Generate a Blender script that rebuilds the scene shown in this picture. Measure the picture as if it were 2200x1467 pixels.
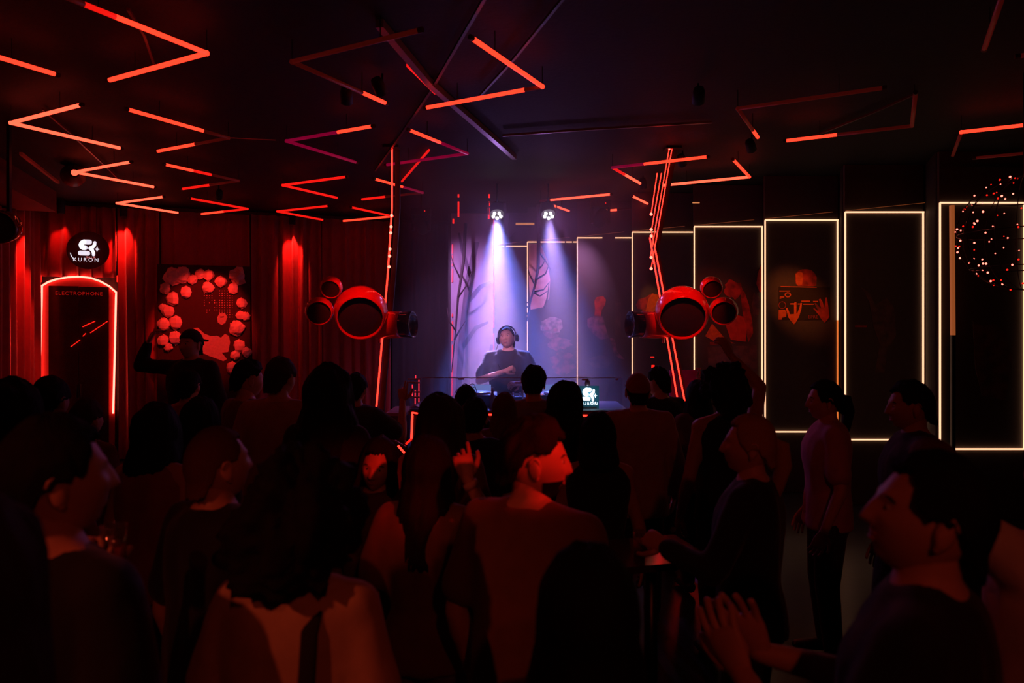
import bpy, math, random
import numpy as np
from mathutils import Vector, Matrix, noise

for _o in list(bpy.data.objects):
    bpy.data.objects.remove(_o)
random.seed(11)
rng = np.random.default_rng(11)
SC = bpy.context.scene
COL = SC.collection
F = 1467.0      # focal length in pixels of the 2200 x 1467 frame (24 mm lens)
H = 2.05        # camera height
HY = 700.0      # pixel row of the horizon

# ------------------------------------------------------------------ camera
cam = bpy.data.cameras.new('camera')
cam.sensor_width = 36.0
cam.lens = 36.0 * F / 2200.0
cam.shift_y = -(733.5 - HY) / 2200.0
cam.clip_start = 0.05
cam.dof.use_dof = True
cam.dof.focus_distance = 7.2
cam.dof.aperture_fstop = 2.2
camo = bpy.data.objects.new('camera', cam)
camo.location = (0, 0, H)
camo.rotation_euler = (math.pi / 2, 0, 0)
COL.objects.link(camo)
SC.camera = camo

# ------------------------------------------------------------------ world, view
w = bpy.data.worlds.new('club_dark')
SC.world = w
w.use_nodes = True
w.node_tree.nodes['Background'].inputs['Color'].default_value = (1.0, 0.72, 0.55, 1)
w.node_tree.nodes['Background'].inputs['Strength'].default_value = 0.012
SC.view_settings.view_transform = 'Standard'
SC.view_settings.look = 'None'
SC.view_settings.exposure = 0.0
SC.view_settings.gamma = 1.0
SC.view_settings.use_curve_mapping = False
SC.cycles.use_denoising = True
SC.cycles.max_bounces = 6
SC.cycles.transparent_max_bounces = 12
SC.cycles.volume_bounces = 0
SC.cycles.sample_clamp_indirect = 4.0
SC.cycles.use_light_tree = True


def lamp_light(name, kind, loc, target, color, power, size=0.05, angle=30, blend=0.6, parent=None):
    l = bpy.data.lights.new(name, kind)
    l.color = color
    l.energy = power
    if kind == 'SPOT':
        l.spot_size = math.radians(angle)
        l.spot_blend = blend
    if kind in ('SPOT', 'POINT'):
        l.shadow_soft_size = size
    o = bpy.data.objects.new(name, l)
    COL.objects.link(o)
    loc = Vector(loc)
    if target is not None:
        d = Vector(target) - loc
        o.rotation_euler = d.to_track_quat('-Z', 'Y').to_euler()
    if parent is not None:
        o.parent = parent
        o.location = loc - org(parent)
    else:
        o.location = loc
    return o


# ------------------------------------------------------------------ helpers
ORG = {}


def org(o):
    return ORG.get(o.name, Vector((0, 0, 0)))


def px(x, y, Y):
    """world point at depth Y that the photograph shows at pixel x, y"""
    return Vector(((x - 1100.0) / F * Y, Y, H - (y - HY) / F * Y))


def thing(name, label, cat, loc=(0, 0, 0), group=None, kind=None):
    o = bpy.data.objects.new(name, None)
    COL.objects.link(o)
    o.empty_display_size = 0.1
    o.location = loc
    ORG[o.name] = Vector(loc)
    tag(o, label, cat, group, kind)
    return o


def tag(o, label=None, cat=None, group=None, kind=None):
    if label:
        o['label'] = label
    if cat:
        o['category'] = cat
    if group:
        o['group'] = group
    if kind:
        o['kind'] = kind
    return o


MATS = {}


def mat(name, base=(0.5, 0.5, 0.5), rough=0.6, metal=0.0, emit=None, es=1.0, var=0.18, scale=14.0,
        bump=0.0, bscale=60.0, spec=0.4, sheen=0.0, coat=0.0, stretch=None, base2=None):
    if name in MATS:
        return MATS[name]
    m = bpy.data.materials.new(name)
    m.use_nodes = True
    nt = m.node_tree
    n = nt.nodes
    b = n['Principled BSDF']
    b.inputs['Roughness'].default_value = rough
    b.inputs['Metallic'].default_value = metal
    b.inputs['Specular IOR Level'].default_value = spec
    b.inputs['Sheen Weight'].default_value = sheen
    b.inputs['Coat Weight'].default_value = coat
    tc = n.new('ShaderNodeTexCoord')
    mp = n.new('ShaderNodeMapping')
    nt.links.new(tc.outputs['Object'], mp.inputs['Vector'])
    if stretch:
        mp.inputs['Scale'].default_value = stretch
    nz = n.new('ShaderNodeTexNoise')
    nz.inputs['Scale'].default_value = scale
    nz.inputs['Detail'].default_value = 4
    nt.links.new(mp.outputs['Vector'], nz.inputs['Vector'])
    mx = n.new('ShaderNodeMix')
    mx.data_type = 'RGBA'
    c = Vector(base)
    mx.inputs[6].default_value = (*[max(0, v * (1 - var)) for v in c], 1)
    mx.inputs[7].default_value = (*[min(1, v * (1 + var)) for v in c], 1)
    if base2:
        mx.inputs[6].default_value = (*base2, 1)
        mr = n.new('ShaderNodeMapRange')
        mr.inputs['From Min'].default_value = 0.36
        mr.inputs['From Max'].default_value = 0.60
        nt.links.new(nz.outputs['Fac'], mr.inputs['Value'])
        nt.links.new(mr.outputs['Result'], mx.inputs[0])
    else:
        nt.links.new(nz.outputs['Fac'], mx.inputs[0])
    nt.links.new(mx.outputs[2], b.inputs['Base Color'])
    if bump:
        nb = n.new('ShaderNodeTexNoise')
        nb.inputs['Scale'].default_value = bscale
        nb.inputs['Detail'].default_value = 3
        nt.links.new(mp.outputs['Vector'], nb.inputs['Vector'])
        bp = n.new('ShaderNodeBump')
        bp.inputs['Strength'].default_value = bump
        bp.inputs['Distance'].default_value = 0.01
        nt.links.new(nb.outputs['Fac'], bp.inputs['Height'])
        nt.links.new(bp.outputs['Normal'], b.inputs['Normal'])
    if emit:
        b.inputs['Emission Color'].default_value = (*emit, 1)
        b.inputs['Emission Strength'].default_value = es
    MATS[name] = m
    return m


def glass(name, tint=(0.9, 0.9, 0.95), refl=0.12, haze=0.03):
    if name in MATS:
        return MATS[name]
    m = bpy.data.materials.new(name)
    m.use_nodes = True
    nt = m.node_tree
    n = nt.nodes
    n.remove(n['Principled BSDF'])
    out = n['Material Output']
    tr = n.new('ShaderNodeBsdfTransparent')
    tr.inputs['Color'].default_value = (*tint, 1)
    gl = n.new('ShaderNodeBsdfGlossy')
    gl.inputs['Roughness'].default_value = 0.08
    df = n.new('ShaderNodeBsdfDiffuse')
    df.inputs['Color'].default_value = (0.6, 0.62, 0.7, 1)
    nz = n.new('ShaderNodeTexNoise')
    nz.inputs['Scale'].default_value = 6
    ma = n.new('ShaderNodeMath')
    ma.operation = 'MULTIPLY'
    ma.inputs[1].default_value = haze * 2
    nt.links.new(nz.outputs['Fac'], ma.inputs[0])
    m1 = n.new('ShaderNodeMixShader')
    m1.inputs[0].default_value = refl
    nt.links.new(tr.outputs[0], m1.inputs[1])
    nt.links.new(gl.outputs[0], m1.inputs[2])
    m2 = n.new('ShaderNodeMixShader')
    nt.links.new(ma.outputs[0], m2.inputs[0])
    nt.links.new(m1.outputs[0], m2.inputs[1])
    nt.links.new(df.outputs[0], m2.inputs[2])
    nt.links.new(m2.outputs[0], out.inputs['Surface'])
    MATS[name] = m
    return m


def emis(name, col, s, base=(0.3, 0.05, 0.04)):
    return mat(name, base, 0.4, emit=col, es=s)


class MB:
    """collects shapes in world coordinates and links them as ONE mesh object"""

    def __init__(self):
        self.v = []
        self.f = []
        self.n = 0

    def add(self, V, Fc):
        V = np.asarray(V, dtype=float)
        self.v.append(V)
        self.f.extend([tuple(int(i) + self.n for i in fc) for fc in Fc])
        self.n += len(V)
        return self

    def box(self, c, s, rz=0.0, M=None):
        x, y, z = s[0] / 2, s[1] / 2, s[2] / 2
        V = np.array([(-x, -y, -z), (x, -y, -z), (x, y, -z), (-x, y, -z), (-x, -y, z), (x, -y, z), (x, y, z), (-x, y, z)])
        R = np.array(M if M is not None else Matrix.Rotation(rz, 3, 'Z'))
        V = V @ R.T + np.array(c)
        return self.add(V, [(0, 3, 2, 1), (4, 5, 6, 7), (0, 1, 5, 4), (1, 2, 6, 5), (2, 3, 7, 6), (3, 0, 4, 7)])

    def bar(self, a, b, wd, dp=None):
        """box bar from a to b"""
        a = Vector(a)
        b = Vector(b)
        d = b - a
        q = d.to_track_quat('Y', 'Z').to_matrix()
        return self.box((a + b) / 2, (wd, d.length, dp or wd), M=q)

    def tube(self, pts, rad, n=8, ell=None, up=None, close=True):
        pts = [Vector(p) for p in pts]
        if not hasattr(rad, '__len__'):
            rad = [rad] * len(pts)
        V = []
        N = len(pts)
        ref = Vector(up) if up is not None else None
        for i, p in enumerate(pts):
            t = (pts[min(i + 1, N - 1)] - pts[max(i - 1, 0)])
            if t.length < 1e-9:
                t = Vector((0, 0, 1))
            t.normalize()
            if ref is None:
                ref = Vector((0, 0, 1)) if abs(t.z) < 0.9 else Vector((1, 0, 0))
            u = ref - t * ref.dot(t)
            if u.length < 1e-6:
                u = t.orthogonal()
            u.normalize()
            ref = u
            v = t.cross(u)
            ru, rv = (rad[i], rad[i]) if not hasattr(rad[i], '__len__') else rad[i]
            for k in range(n):
                a = 2 * math.pi * k / n
                V.append(p + u * (ru * math.cos(a)) + v * (rv * math.sin(a)))
        fc = []
        for i in range(N - 1):
            for k in range(n):
                fc.append((i * n + k, i * n + (k + 1) % n, (i + 1) * n + (k + 1) % n, (i + 1) * n + k))
        if close:
            fc.append(tuple(reversed(range(n))))
            fc.append(tuple((N - 1) * n + k for k in range(n)))
        return self.add([tuple(x) for x in V], fc)

    def capsule(self, a, b, ra, rb=None, n=10, caps=3):
        a = Vector(a)
        b = Vector(b)
        rb = ra if rb is None else rb
        d = (b - a).normalized() if (b - a).length > 1e-6 else Vector((0, 0, 1))
        P, R = [], []
        for k in range(caps):
            an = math.pi / 2 * (1 - k / caps)
            P.append(a - d * ra * math.sin(an) * 0.999)
            R.append(max(ra * math.cos(an), ra * 0.05))
        P += [a, b]
        R += [ra, rb]
        for k in range(1, caps + 1):
            an = math.pi / 2 * k / caps
            P.append(b + d * rb * math.sin(an))
            R.append(max(rb * math.cos(an), rb * 0.05))
        return self.tube(P, R, n)

    def ell(self, c, r, M=None, nu=14, nv=9):
        V = []
        fc = []
        R = np.array(M) if M is not None else np.eye(3)
        for j in range(nv + 1):
            th = math.pi * j / nv
            for i in range(nu):
                ph = 2 * math.pi * i / nu
                V.append((r[0] * math.sin(th) * math.cos(ph), r[1] * math.sin(th) * math.sin(ph), r[2] * math.cos(th)))
        for j in range(nv):
            for i in range(nu):
                a, b2 = j * nu + i, j * nu + (i + 1) % nu
                if j == 0:
                    fc.append((a, a + nu, b2 + nu))
                elif j == nv - 1:
                    fc.append((a, a + nu, b2))
                else:
                    fc.append((a, a + nu, b2 + nu, b2))
        V = np.array(V) @ R.T + np.array(c)
        return self.add(V, fc)

    def lathe(self, prof, M, n=40, closed=False):
        """profile of (radius, height along the local z axis), M a 4x4 placement"""
        V = []
        for r, z in prof:
            for k in range(n):
                a = 2 * math.pi * k / n
                V.append(M @ Vector((r * math.cos(a), r * math.sin(a), z)))
        fc = []
        m = len(prof)
        for i in range(m - 1 + (1 if closed else 0)):
            j = (i + 1) % m
            for k in range(n):
                fc.append((i * n + k, i * n + (k + 1) % n, j * n + (k + 1) % n, j * n + k))
        return self.add([tuple(x) for x in V], fc)

    def poly(self, pts, org_, ux, uy, th, z0=0.0):
        """flat outline (2D points) laid on a plane at org_ with axes ux, uy, given thickness th"""
        o = Vector(org_)
        ux = Vector(ux)
        uy = Vector(uy)
        nz = ux.cross(uy).normalized()
        n = len(pts)
        V = [o + ux * p[0] + uy * p[1] + nz * z0 for p in pts] + [o + ux * p[0] + uy * p[1] + nz * (z0 + th) for p in pts]
        fc = [tuple(reversed(range(n))), tuple(range(n, 2 * n))]
        fc += [(k, (k + 1) % n, n + (k + 1) % n, n + k) for k in range(n)]
        return self.add([tuple(x) for x in V], fc)

    def build(self, name, m, parent=None, smooth=False, label=None, auto=None):
        V = np.concatenate(self.v) if self.v else np.zeros((0, 3))
        o0 = org(parent) if parent is not None else Vector((0, 0, 0))
        return link_mesh(name, V - np.array(o0), self.f, m, parent, o0, smooth, label)


def link_mesh(name, V, Fc, m, parent=None, o0=None, smooth=False, label=None):
    me = bpy.data.meshes.new(name)
    me.from_pydata([tuple(v) for v in V], [], Fc)
    if isinstance(m, (list, tuple)):
        for k in m:
            me.materials.append(k)
    elif m is not None:
        me.materials.append(m)
    if smooth:
        me.polygons.foreach_set('use_smooth', [True] * len(me.polygons))
    me.update()
    o = bpy.data.objects.new(name, me)
    COL.objects.link(o)
    if parent is not None:
        o.parent = parent
    if o0 is not None:
        ORG[o.name] = Vector(o0)
    if label:
        o['label'] = label
    return o


def thing_mesh(name, mb, m, label, cat, group=None, kind=None, smooth=False, base=None):
    """a thing that is one mesh, its origin at its base"""
    V = np.concatenate(mb.v)
    if base is None:
        base = ((V[:, 0].min() + V[:, 0].max()) / 2, (V[:, 1].min() + V[:, 1].max()) / 2, V[:, 2].min())
    o = link_mesh(name, V - np.array(base), mb.f, m, None, Vector(base), smooth)
    o.location = base
    tag(o, label, cat, group, kind)
    return o


def structure(name, mb, m, parent=None, smooth=False):
    o = mb.build(name, m, parent, smooth)
    if parent is None:
        o['kind'] = 'structure'
    return o


def text_mesh(mb, s, size, org_, ux, uy, th=0.002, spacing=1.0, align='CENTER'):
    cu = bpy.data.curves.new('lettering', 'FONT')
    cu.body = s
    cu.size = size
    cu.space_character = spacing
    cu.align_x = align
    cu.resolution_u = 3
    ob = bpy.data.objects.new('lettering', cu)
    COL.objects.link(ob)
    dg = bpy.context.evaluated_depsgraph_get()
    me = bpy.data.meshes.new_from_object(ob.evaluated_get(dg))
    o = Vector(org_)
    ux = Vector(ux)
    uy = Vector(uy)
    nz = ux.cross(uy).normalized()
    V = [tuple(o + ux * v.co.x + uy * v.co.y + nz * th) for v in me.vertices]
    mb.add(V, [tuple(p.vertices) for p in me.polygons])
    bpy.data.objects.remove(ob)
    bpy.data.curves.remove(cu)
    bpy.data.meshes.remove(me)
    return mb


def stroke2d(pts, wd, n=7):
    """outline of a thick rounded stroke, as separate capsule outlines"""
    out = []
    for a, b in zip(pts[:-1], pts[1:]):
        a = Vector(a)
        b = Vector(b)
        an = math.atan2(b.y - a.y, b.x - a.x)
        o = []
        for k in range(n + 1):
            t = an + math.pi / 2 + math.pi * k / n
            o.append((a.x + wd / 2 * math.cos(t), a.y + wd / 2 * math.sin(t)))
        for k in range(n + 1):
            t = an - math.pi / 2 + math.pi * k / n
            o.append((b.x + wd / 2 * math.cos(t), b.y + wd / 2 * math.sin(t)))
        out.append(o)
    return out


# ------------------------------------------------------------------ materials
M_BLACK = mat('matt_black_paint', (0.018, 0.016, 0.015), 0.75)
M_CEIL = mat('dark_ceiling_paint', (0.014, 0.013, 0.012), 0.75, bump=0.2, bscale=30)
M_FLOOR = mat('dark_club_floor', (0.03, 0.03, 0.034), 0.28, bump=0.08, bscale=12)
M_WALL = mat('charcoal_wall_paint', (0.05, 0.042, 0.04), 0.7, bump=0.1)
M_BOARD = mat('dark_panel_board', (0.075, 0.06, 0.052), 0.6, bump=0.1, bscale=40)
M_VELVET = mat('red_velvet', (0.42, 0.03, 0.025), 0.85, sheen=0.6, scale=30, stretch=(1, 1, 0.2))
M_DRAPE = mat('black_stage_drape', (0.03, 0.028, 0.03), 0.9, sheen=0.2)
M_METAL = mat('dark_metal', (0.06, 0.06, 0.065), 0.35, metal=0.9)
M_STEEL = mat('bare_steel', (0.5, 0.5, 0.52), 0.3, metal=1.0)
M_GLOSSRED = mat('glossy_red_lacquer', (0.8, 0.02, 0.015), 0.18, coat=0.7, spec=0.5)
M_GRILLE = mat('black_speaker_grille', (0.045, 0.045, 0.046), 0.8, bump=0.4, bscale=300)
M_TUBE_OFF = mat('red_tube_diffuser_unlit', (0.10, 0.012, 0.012), 0.35)
E_HI = emis('red_tube_bright', (1.0, 0.032, 0.013), 2.6)
E_PEACH = emis('red_tube_brightest', (1.0, 0.062, 0.030), 3.4)
E_MID = emis('red_tube_mid', (1.0, 0.010, 0.006), 0.9)
E_DIM = emis('red_tube_dim', (1.0, 0.05, 0.03), 0.026)
E_MAG = emis('magenta_tube_dim', (1.0, 0.0, 0.12), 0.16)
E_LINE = emis('red_led_line', (1.0, 0.020, 0.011), 5.0)
E_LINE2 = emis('red_led_line_soft', (1.0, 0.012, 0.006), 1.6)
E_DOT = emis('red_led_point', (1.0, 0.13, 0.09), 5.0)
E_DOOR = emis('door_neon', (1.0, 0.10, 0.07), 8.0)
E_WARM = emis('warm_led_strip', (1.0, 0.50, 0.28), 1.6, base=(0.6, 0.5, 0.4))
E_WARM2 = emis('orange_led_strip', (1.0, 0.22, 0.04), 0.8, base=(0.6, 0.5, 0.4))
E_PINKLINE = emis('red_led_line_pink', (1.0, 0.03, 0.06), 1.1)  # LED red with the beam's pink tint put into the colour
E_WHITE = emis('white_led_lens', (0.92, 0.88, 1.0), 10.0, base=(0.8, 0.8, 0.8))
E_LOGO = emis('lit_logo_white', (0.85, 0.83, 0.95), 0.95, base=(0.7, 0.7, 0.7))
E_LOGO2 = emis('lit_screen_white', (0.85, 0.95, 1.0), 2.6, base=(0.7, 0.7, 0.7))
E_LOGOPINK = emis('lit_logo_pink', (0.9, 0.25, 0.25), 0.8, base=(0.7, 0.5, 0.5))

# ================================================================== the room
CEIL = 3.9
E1 = Vector((0.9448, 0.3277, 0))        # along the curtain wall
NW = Vector((0.3277, -0.9448, 0))       # its normal, into the room
W0 = Vector((-3.9, 11.2, 0))


def w1(x, y=None, off=0.0):
    """point of the curtain wall (moved off into the room) at pixel column x (and row y)"""
    b = W0 + NW * off
    u = (x - 1100.0) / F
    t = (u * b.y - b.x) / (E1.x - u * E1.y)
    p = b + E1 * t
    if y is not None:
        p.z = H - (y - HY) / F * p.y
    return p


CL = w1(66)
CB = w1(985)
LEFT_END = CL + NW * 13.0

structure('floor', MB().box((0.5, 5, -0.05), (22, 20, 0.1)), M_FLOOR)
structure('ceiling', MB().box((0.5, 5, CEIL + 0.05), (22, 20, 0.1)), M_CEIL)


def wall(name, a, b, m, th=0.12, z1=CEIL):
    a = Vector((a[0], a[1], 0))
    b = Vector((b[0], b[1], 0))
    d = (b - a)
    n = Vector((d.y, -d.x, 0)).normalized()
    c = (a + b) / 2 - n * th / 2
    return structure(name, MB().box((c.x, c.y, z1 / 2), (d.length, th, z1), math.atan2(d.y, d.x)), m)


wall('wall_back', CL, CB + E1 * 0.6, M_WALL)
wall('wall_left', LEFT_END, CL, M_WALL)
PAN = [(2018, 436), (1815, 456), (1643, 473), (1491, 487), (1358, 499), (1240, 511), (1133, 520), (1061, 529)]
PY = [F * 1.3 / (HY - y) for _, y in PAN]
PX = [(x - 1100.0) / F * Y for (x, _), Y in zip(PAN, PY)]
# saw-tooth wall behind the framed panels
zz = [(-1.05, 11.75)]
for i in range(7, -1, -1):
    zz += [(PX[i] - (0.75 if i == 7 else 0.0), PY[i] + 0.05), (PX[i] + 0.95, PY[i] + 0.05)]
mb = MB()
for (a, b) in zip(zz[:-1], zz[1:]):
    mb.add([(a[0], a[1], 0), (b[0], b[1], 0), (b[0], b[1], CEIL), (a[0], a[1], CEIL),
            (a[0] + .02, a[1] + .06, 0), (b[0] + .02, b[1] + .06, 0), (b[0] + .02, b[1] + .06, CEIL), (a[0] + .02, a[1] + .06, CEIL)],
           [(0, 1, 2, 3), (5, 4, 7, 6), (3, 2, 6, 7), (1, 0, 4, 5)])
structure('wall_right', mb, M_WALL)
wall('wall_front', (7.2, -3.2), LEFT_END, M_WALL)
wall('wall_side', (5.45, 7.27), (9.0, 4.0), M_WALL)
wall('wall_corner', (9.0, 4.0), (7.2, -3.2), M_WALL)

# dropped bulkhead along the left wall, with its dim edge strip
bk = MB()
sA, sB = CL + NW * 0.9, CL + NW * 7.0
mid = (sA + sB) / 2 + E1 * 0.28
ang = math.atan2(NW.y, NW.x)
bk.box((mid.x, mid.y, CEIL - 0.14), ((sB - sA).length, 0.56, 0.28), ang)
tb = structure('trim_1', bk, mat('red_brown_bulkhead', (0.16, 0.05, 0.04), 0.6))
MB().bar(px(45, 330, 6.9), px(125, 392, 8.25), 0.03).build('light_strip', E_DIM, tb)


# ------------------------------------------------------------------ curtains
def curtain(label, a, b, z0, z1, folds, amp, m, phase=0.0, group='wall curtains'):
    a = Vector((a.x, a.y, 0))
    b = Vector((b.x, b.y, 0))
    d = (b - a)
    L = d.length
    d.normalize()
    n = Vector((d.y, -d.x, 0))
    nu, nv = max(folds * 10, 20), 10
    V = []
    for layer in (0, 1):
        for j in range(nv + 1):
            t = j / nv
            for i in range(nu + 1):
                s = i / nu
                ph = s * folds * 2 * math.pi + phase + 0.9 * math.sin(s * 7.3 + phase) + 0.25 * math.sin(t * 4 + s * 23)
                off = amp * (0.75 + 0.25 * math.sin(s * 19 + phase)) * (math.sin(ph) + 0.25 * math.sin(2 * ph)) + amp * 1.3
                p = a + d * (s * L + 0.01 * math.sin(t * 5 + s * 31)) + n * (off - layer * 0.012)
                V.append((p.x, p.y, z0 + (z1 - z0) * t))
    w_ = nu + 1
    N = w_ * (nv + 1)
    fc = []
    for j in range(nv):
        for i in range(nu):
            q = (j * w_ + i, j * w_ + i + 1, (j + 1) * w_ + i + 1, (j + 1) * w_ + i)
            fc.append(q)
            fc.append(tuple(N + k for k in reversed(q)))
    for i in range(nu):
        fc.append((i + 1, i, N + i, N + i + 1))
        k = nv * w_ + i
        fc.append((k, k + 1, N + k + 1, N + k))
    for j in range(nv):
        k = j * w_
        fc.append((k, k + w_, N + k + w_, N + k))
        k = j * w_ + nu
        fc.append((k + w_, k, N + k, N + k + w_))
    mb = MB().add(V, fc)
    return thing_mesh('curtain', mb, m, label, 'curtain', group, smooth=True)


ZT = CEIL - 0.06
curtain('red velvet curtain along the side wall at the left edge', CL + NW * 5.2, CL + NW * 1.25, 0.02, CEIL - 0.32, 15, 0.06, M_VELVET, 0.3)
curtain('narrow red velvet curtain hung left of the neon doorway', CL + NW * 1.15, CL + NW * 0.12 + E1 * 0.03, 0.02, ZT, 5, 0.06, M_VELVET, 1.3)
curtain('red velvet curtain above the neon doorway behind the round logo', w1(82, off=.03), w1(252, off=.03), 2.78, ZT, 6, 0.045, M_VELVET, 0.7)
curtain('dark red curtain between the neon doorway and the picture', w1(256, off=.03), w1(345, off=.03), 0.02, ZT, 4, 0.05, M_VELVET, 2.0)
curtain('wide red curtain hanging behind the mural picture', w1(347, off=.02), w1(538, off=.02), 0.02, ZT, 7, 0.025, M_VELVET, 0.0)
curtain('tall red curtain between the picture and the left loudspeaker', w1(541, off=.03), w1(690, off=.03), 0.02, ZT, 7, 0.06, M_VELVET, 0.9)
curtain('dim red curtain right behind the left loudspeaker cluster', w1(692, off=.03), w1(836, off=.03), 0.02, ZT, 6, 0.05, M_VELVET, 2.2)
curtain('black stage drape between the left light post and the mural', w1(839, off=.04), w1(966, off=.04), 0.02, ZT, 5, 0.04, M_DRAPE, 0.5)


# ------------------------------------------------------------------ ceiling wash cans on the curtain wall
def wash_can(label, x, off, power, aim_off, col=(1, 0.03, 0.02), ang=26, zc=CEIL - 0.02, az=3.35):
    p = w1(x, off=off)
    t = thing('wall_washer_lamp', label, 'lamp', (p.x, p.y, zc - 0.22), 'curtain wash lamps')
    top = Vector((p.x, p.y, zc))
    MB().lathe([(0.001, 0.0), (0.05, 0.0), (0.05, -0.2), (0.042, -0.2), (0.042, -0.17), (0.001, -0.17)], Matrix.Translation(top), 20).build('housing', M_BLACK, t, True)
    MB().lathe([(0.001, -0.172), (0.04, -0.172), (0.04, -0.165), (0.001, -0.165)], Matrix.Translation(top), 16).build('lens', emis('red_washer_lens', (1, .05, .03), 8), t)
    q = w1(x, off=aim_off)
    lamp_light('washer_beam', 'SPOT', (p.x, p.y, zc - 0.24), (q.x, q.y, az), col, power, 0.02, ang, 0.6, t)
    return t


wash_can('red washer can on the ceiling above the curtain, right of the round logo', 265, 0.30, 75, 0.12, ang=52)
wash_can('red washer can on the ceiling above the curtain, between picture and loudspeaker', 628, 0.30, 60, 0.10, ang=52, az=3.2)
wash_can('red washer can on the ceiling left of the round logo', 131, 0.32, 12, 0.10, ang=45)
_p = CL + NW * 0.75
t = thing('wall_washer_lamp', 'red washer can on the ceiling at the left corner curtain', 'lamp', (_p.x + .3, _p.y, CEIL - 0.24), 'curtain wash lamps')
MB().lathe([(0.001, 0.0), (0.05, 0.0), (0.05, -0.2), (0.042, -0.2), (0.042, -0.17), (0.001, -0.17)], Matrix.Translation((_p.x + .3, _p.y, CEIL - 0.02)), 20).build('housing', M_BLACK, t, True)
MB().lathe([(0.001, -0.172), (0.04, -0.172), (0.04, -0.165), (0.001, -0.165)], Matrix.Translation((_p.x + .3, _p.y, CEIL - 0.02)), 16).build('lens', MATS['red_washer_lens'], t)
lamp_light('washer_beam', 'SPOT', (_p.x + .3, _p.y, CEIL - 0.26), (_p.x + .10, _p.y, 2.2), (1, .03, .02), 220, 0.02, 40, 0.5, t)

# ------------------------------------------------------------------ neon doorway
RED_REVEAL = mat('red_painted_reveal', (0.5, 0.05, 0.04), 0.6)
dr = thing('door_1', 'dark door under a red neon arch in the curtain wall', 'door', tuple(w1(168, off=.05)))
arch = [(90, 614), (103, 606), (120, 600), (145, 595.5), (170, 594), (195, 597), (215, 604), (235, 615), (249.5, 628)]
out2 = [w1(86, off=.03)] + [w1(x, y, .03) for x, y in arch] + [w1(247, off=.03)]
out2[0].z = out2[-1].z = 0.02
mb = MB()
n_ = len(out2)
mb.add([tuple(p) for p in out2] + [tuple(p + NW * 0.03) for p in out2],
       [tuple(range(n_, 2 * n_)), tuple(reversed(range(n_)))] + [(k, n_ + k, n_ + (k + 1) % n_, (k + 1) % n_) for k in range(n_)])
mb.build('surround', RED_REVEAL, dr)
for (xa, xb) in ((105, 169.2), (170.2, 234)):
    a, b = w1(xa, off=.065), w1(xb, off=.065)
    zt = w1(xa, 614 + (xa - 105) * 0.03, .065).z
    d = b - a
    c = (a + b) / 2
    leaf = MB().box((c.x, c.y, (zt + 0.03) / 2), (d.length, 0.03, zt - 0.03), math.atan2(E1.y, E1.x)).build(
        'door_leaf', mat('dark_glossy_door', (0.035, 0.012, 0.01), 0.09, spec=0.6), dr)
    hp = c + NW * 0.03 + E1 * (0.22 if xa < 150 else -0.22)
    MB().tube([(hp.x, hp.y, 0.98), (hp.x, hp.y, 1.18)], 0.012, 8).build('handle', M_BLACK, leaf, True)
tub = [w1(82, 905, .10), w1(86, 780, .10), w1(89.5, 640, .10)] + [w1(x, y, .10) for x, y in arch] + [w1(249, 640, .10), w1(246.5, 760, .10), w1(243, 888, .10)]
MB().tube(tub, 0.014, 8).build('neon_tube', E_DOOR, dr, True)
for xa in (88, 252):
    p = w1(xa, 606, .10)
    MB().bar(p, p + Vector((0, 0, 0.10)), 0.012).build('tube_bracket', E_LINE2, dr)
mb = MB()
text_mesh(mb, 'ELECTROPHONE', 0.075, w1(170, 634, .083), E1, (0, 0, 1), 0.002, 1.12)
mb.build('lettering', mat('brass_letters_lit_red', (0.9, 0.2, 0.15), 0.35, emit=(1, 0.02, 0.01), es=0.14), dr)  # the neon's red light put into the letters' colour and faint glow
# slanted glowing strips for the red tube reflections in the door glass
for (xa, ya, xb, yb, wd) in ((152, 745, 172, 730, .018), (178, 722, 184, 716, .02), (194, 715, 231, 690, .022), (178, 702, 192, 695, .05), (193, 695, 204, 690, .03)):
    MB().bar(w1(xa, ya, .105), w1(xb, yb, .105), wd, 0.008).build('reflected_strip', E_LINE2, dr)


# ------------------------------------------------------------------ logo
def logo_shapes():
    """outlines in a 1760 x 1467 drawing, y down"""
    o = []
    o += stroke2d([(915, 440), (740, 435), (675, 470), (650, 525), (668, 580), (720, 612), (775, 618)], 152)
    o += stroke2d([(622, 782), (862, 793)], 142)
    o += stroke2d([(1082, 462), (1068, 540), (1022, 592), (948, 622)], 104)
    o += stroke2d([(930, 640), (998, 690), (1040, 770), (1042, 835)], 102)
    o.append([(1160, 570), (1176, 640), (1240, 668), (1176, 690), (1150, 755), (1128, 690), (1070, 655), (1130, 640)])
    return o


ROUND = thing('round_sign', 'round dark sign with white lit logo above the neon doorway', 'sign', tuple(w1(190, 583, .19)))
rc = w1(190, 538, .19)
Mr = Matrix.Translation(rc) @ Matrix((E1, Vector((0, 0, 1)), NW)).transposed().to_4x4()
MB().lathe([(0.001, 0), (0.27, 0), (0.28, 0.012), (0.28, 0.03), (0.27, 0.036), (0.26, 0.03), (0.001, 0.03)], Mr, 48).build('disc', mat('dark_red_brown_disc', (.11, .014, .011), .75), ROUND, True)


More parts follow.
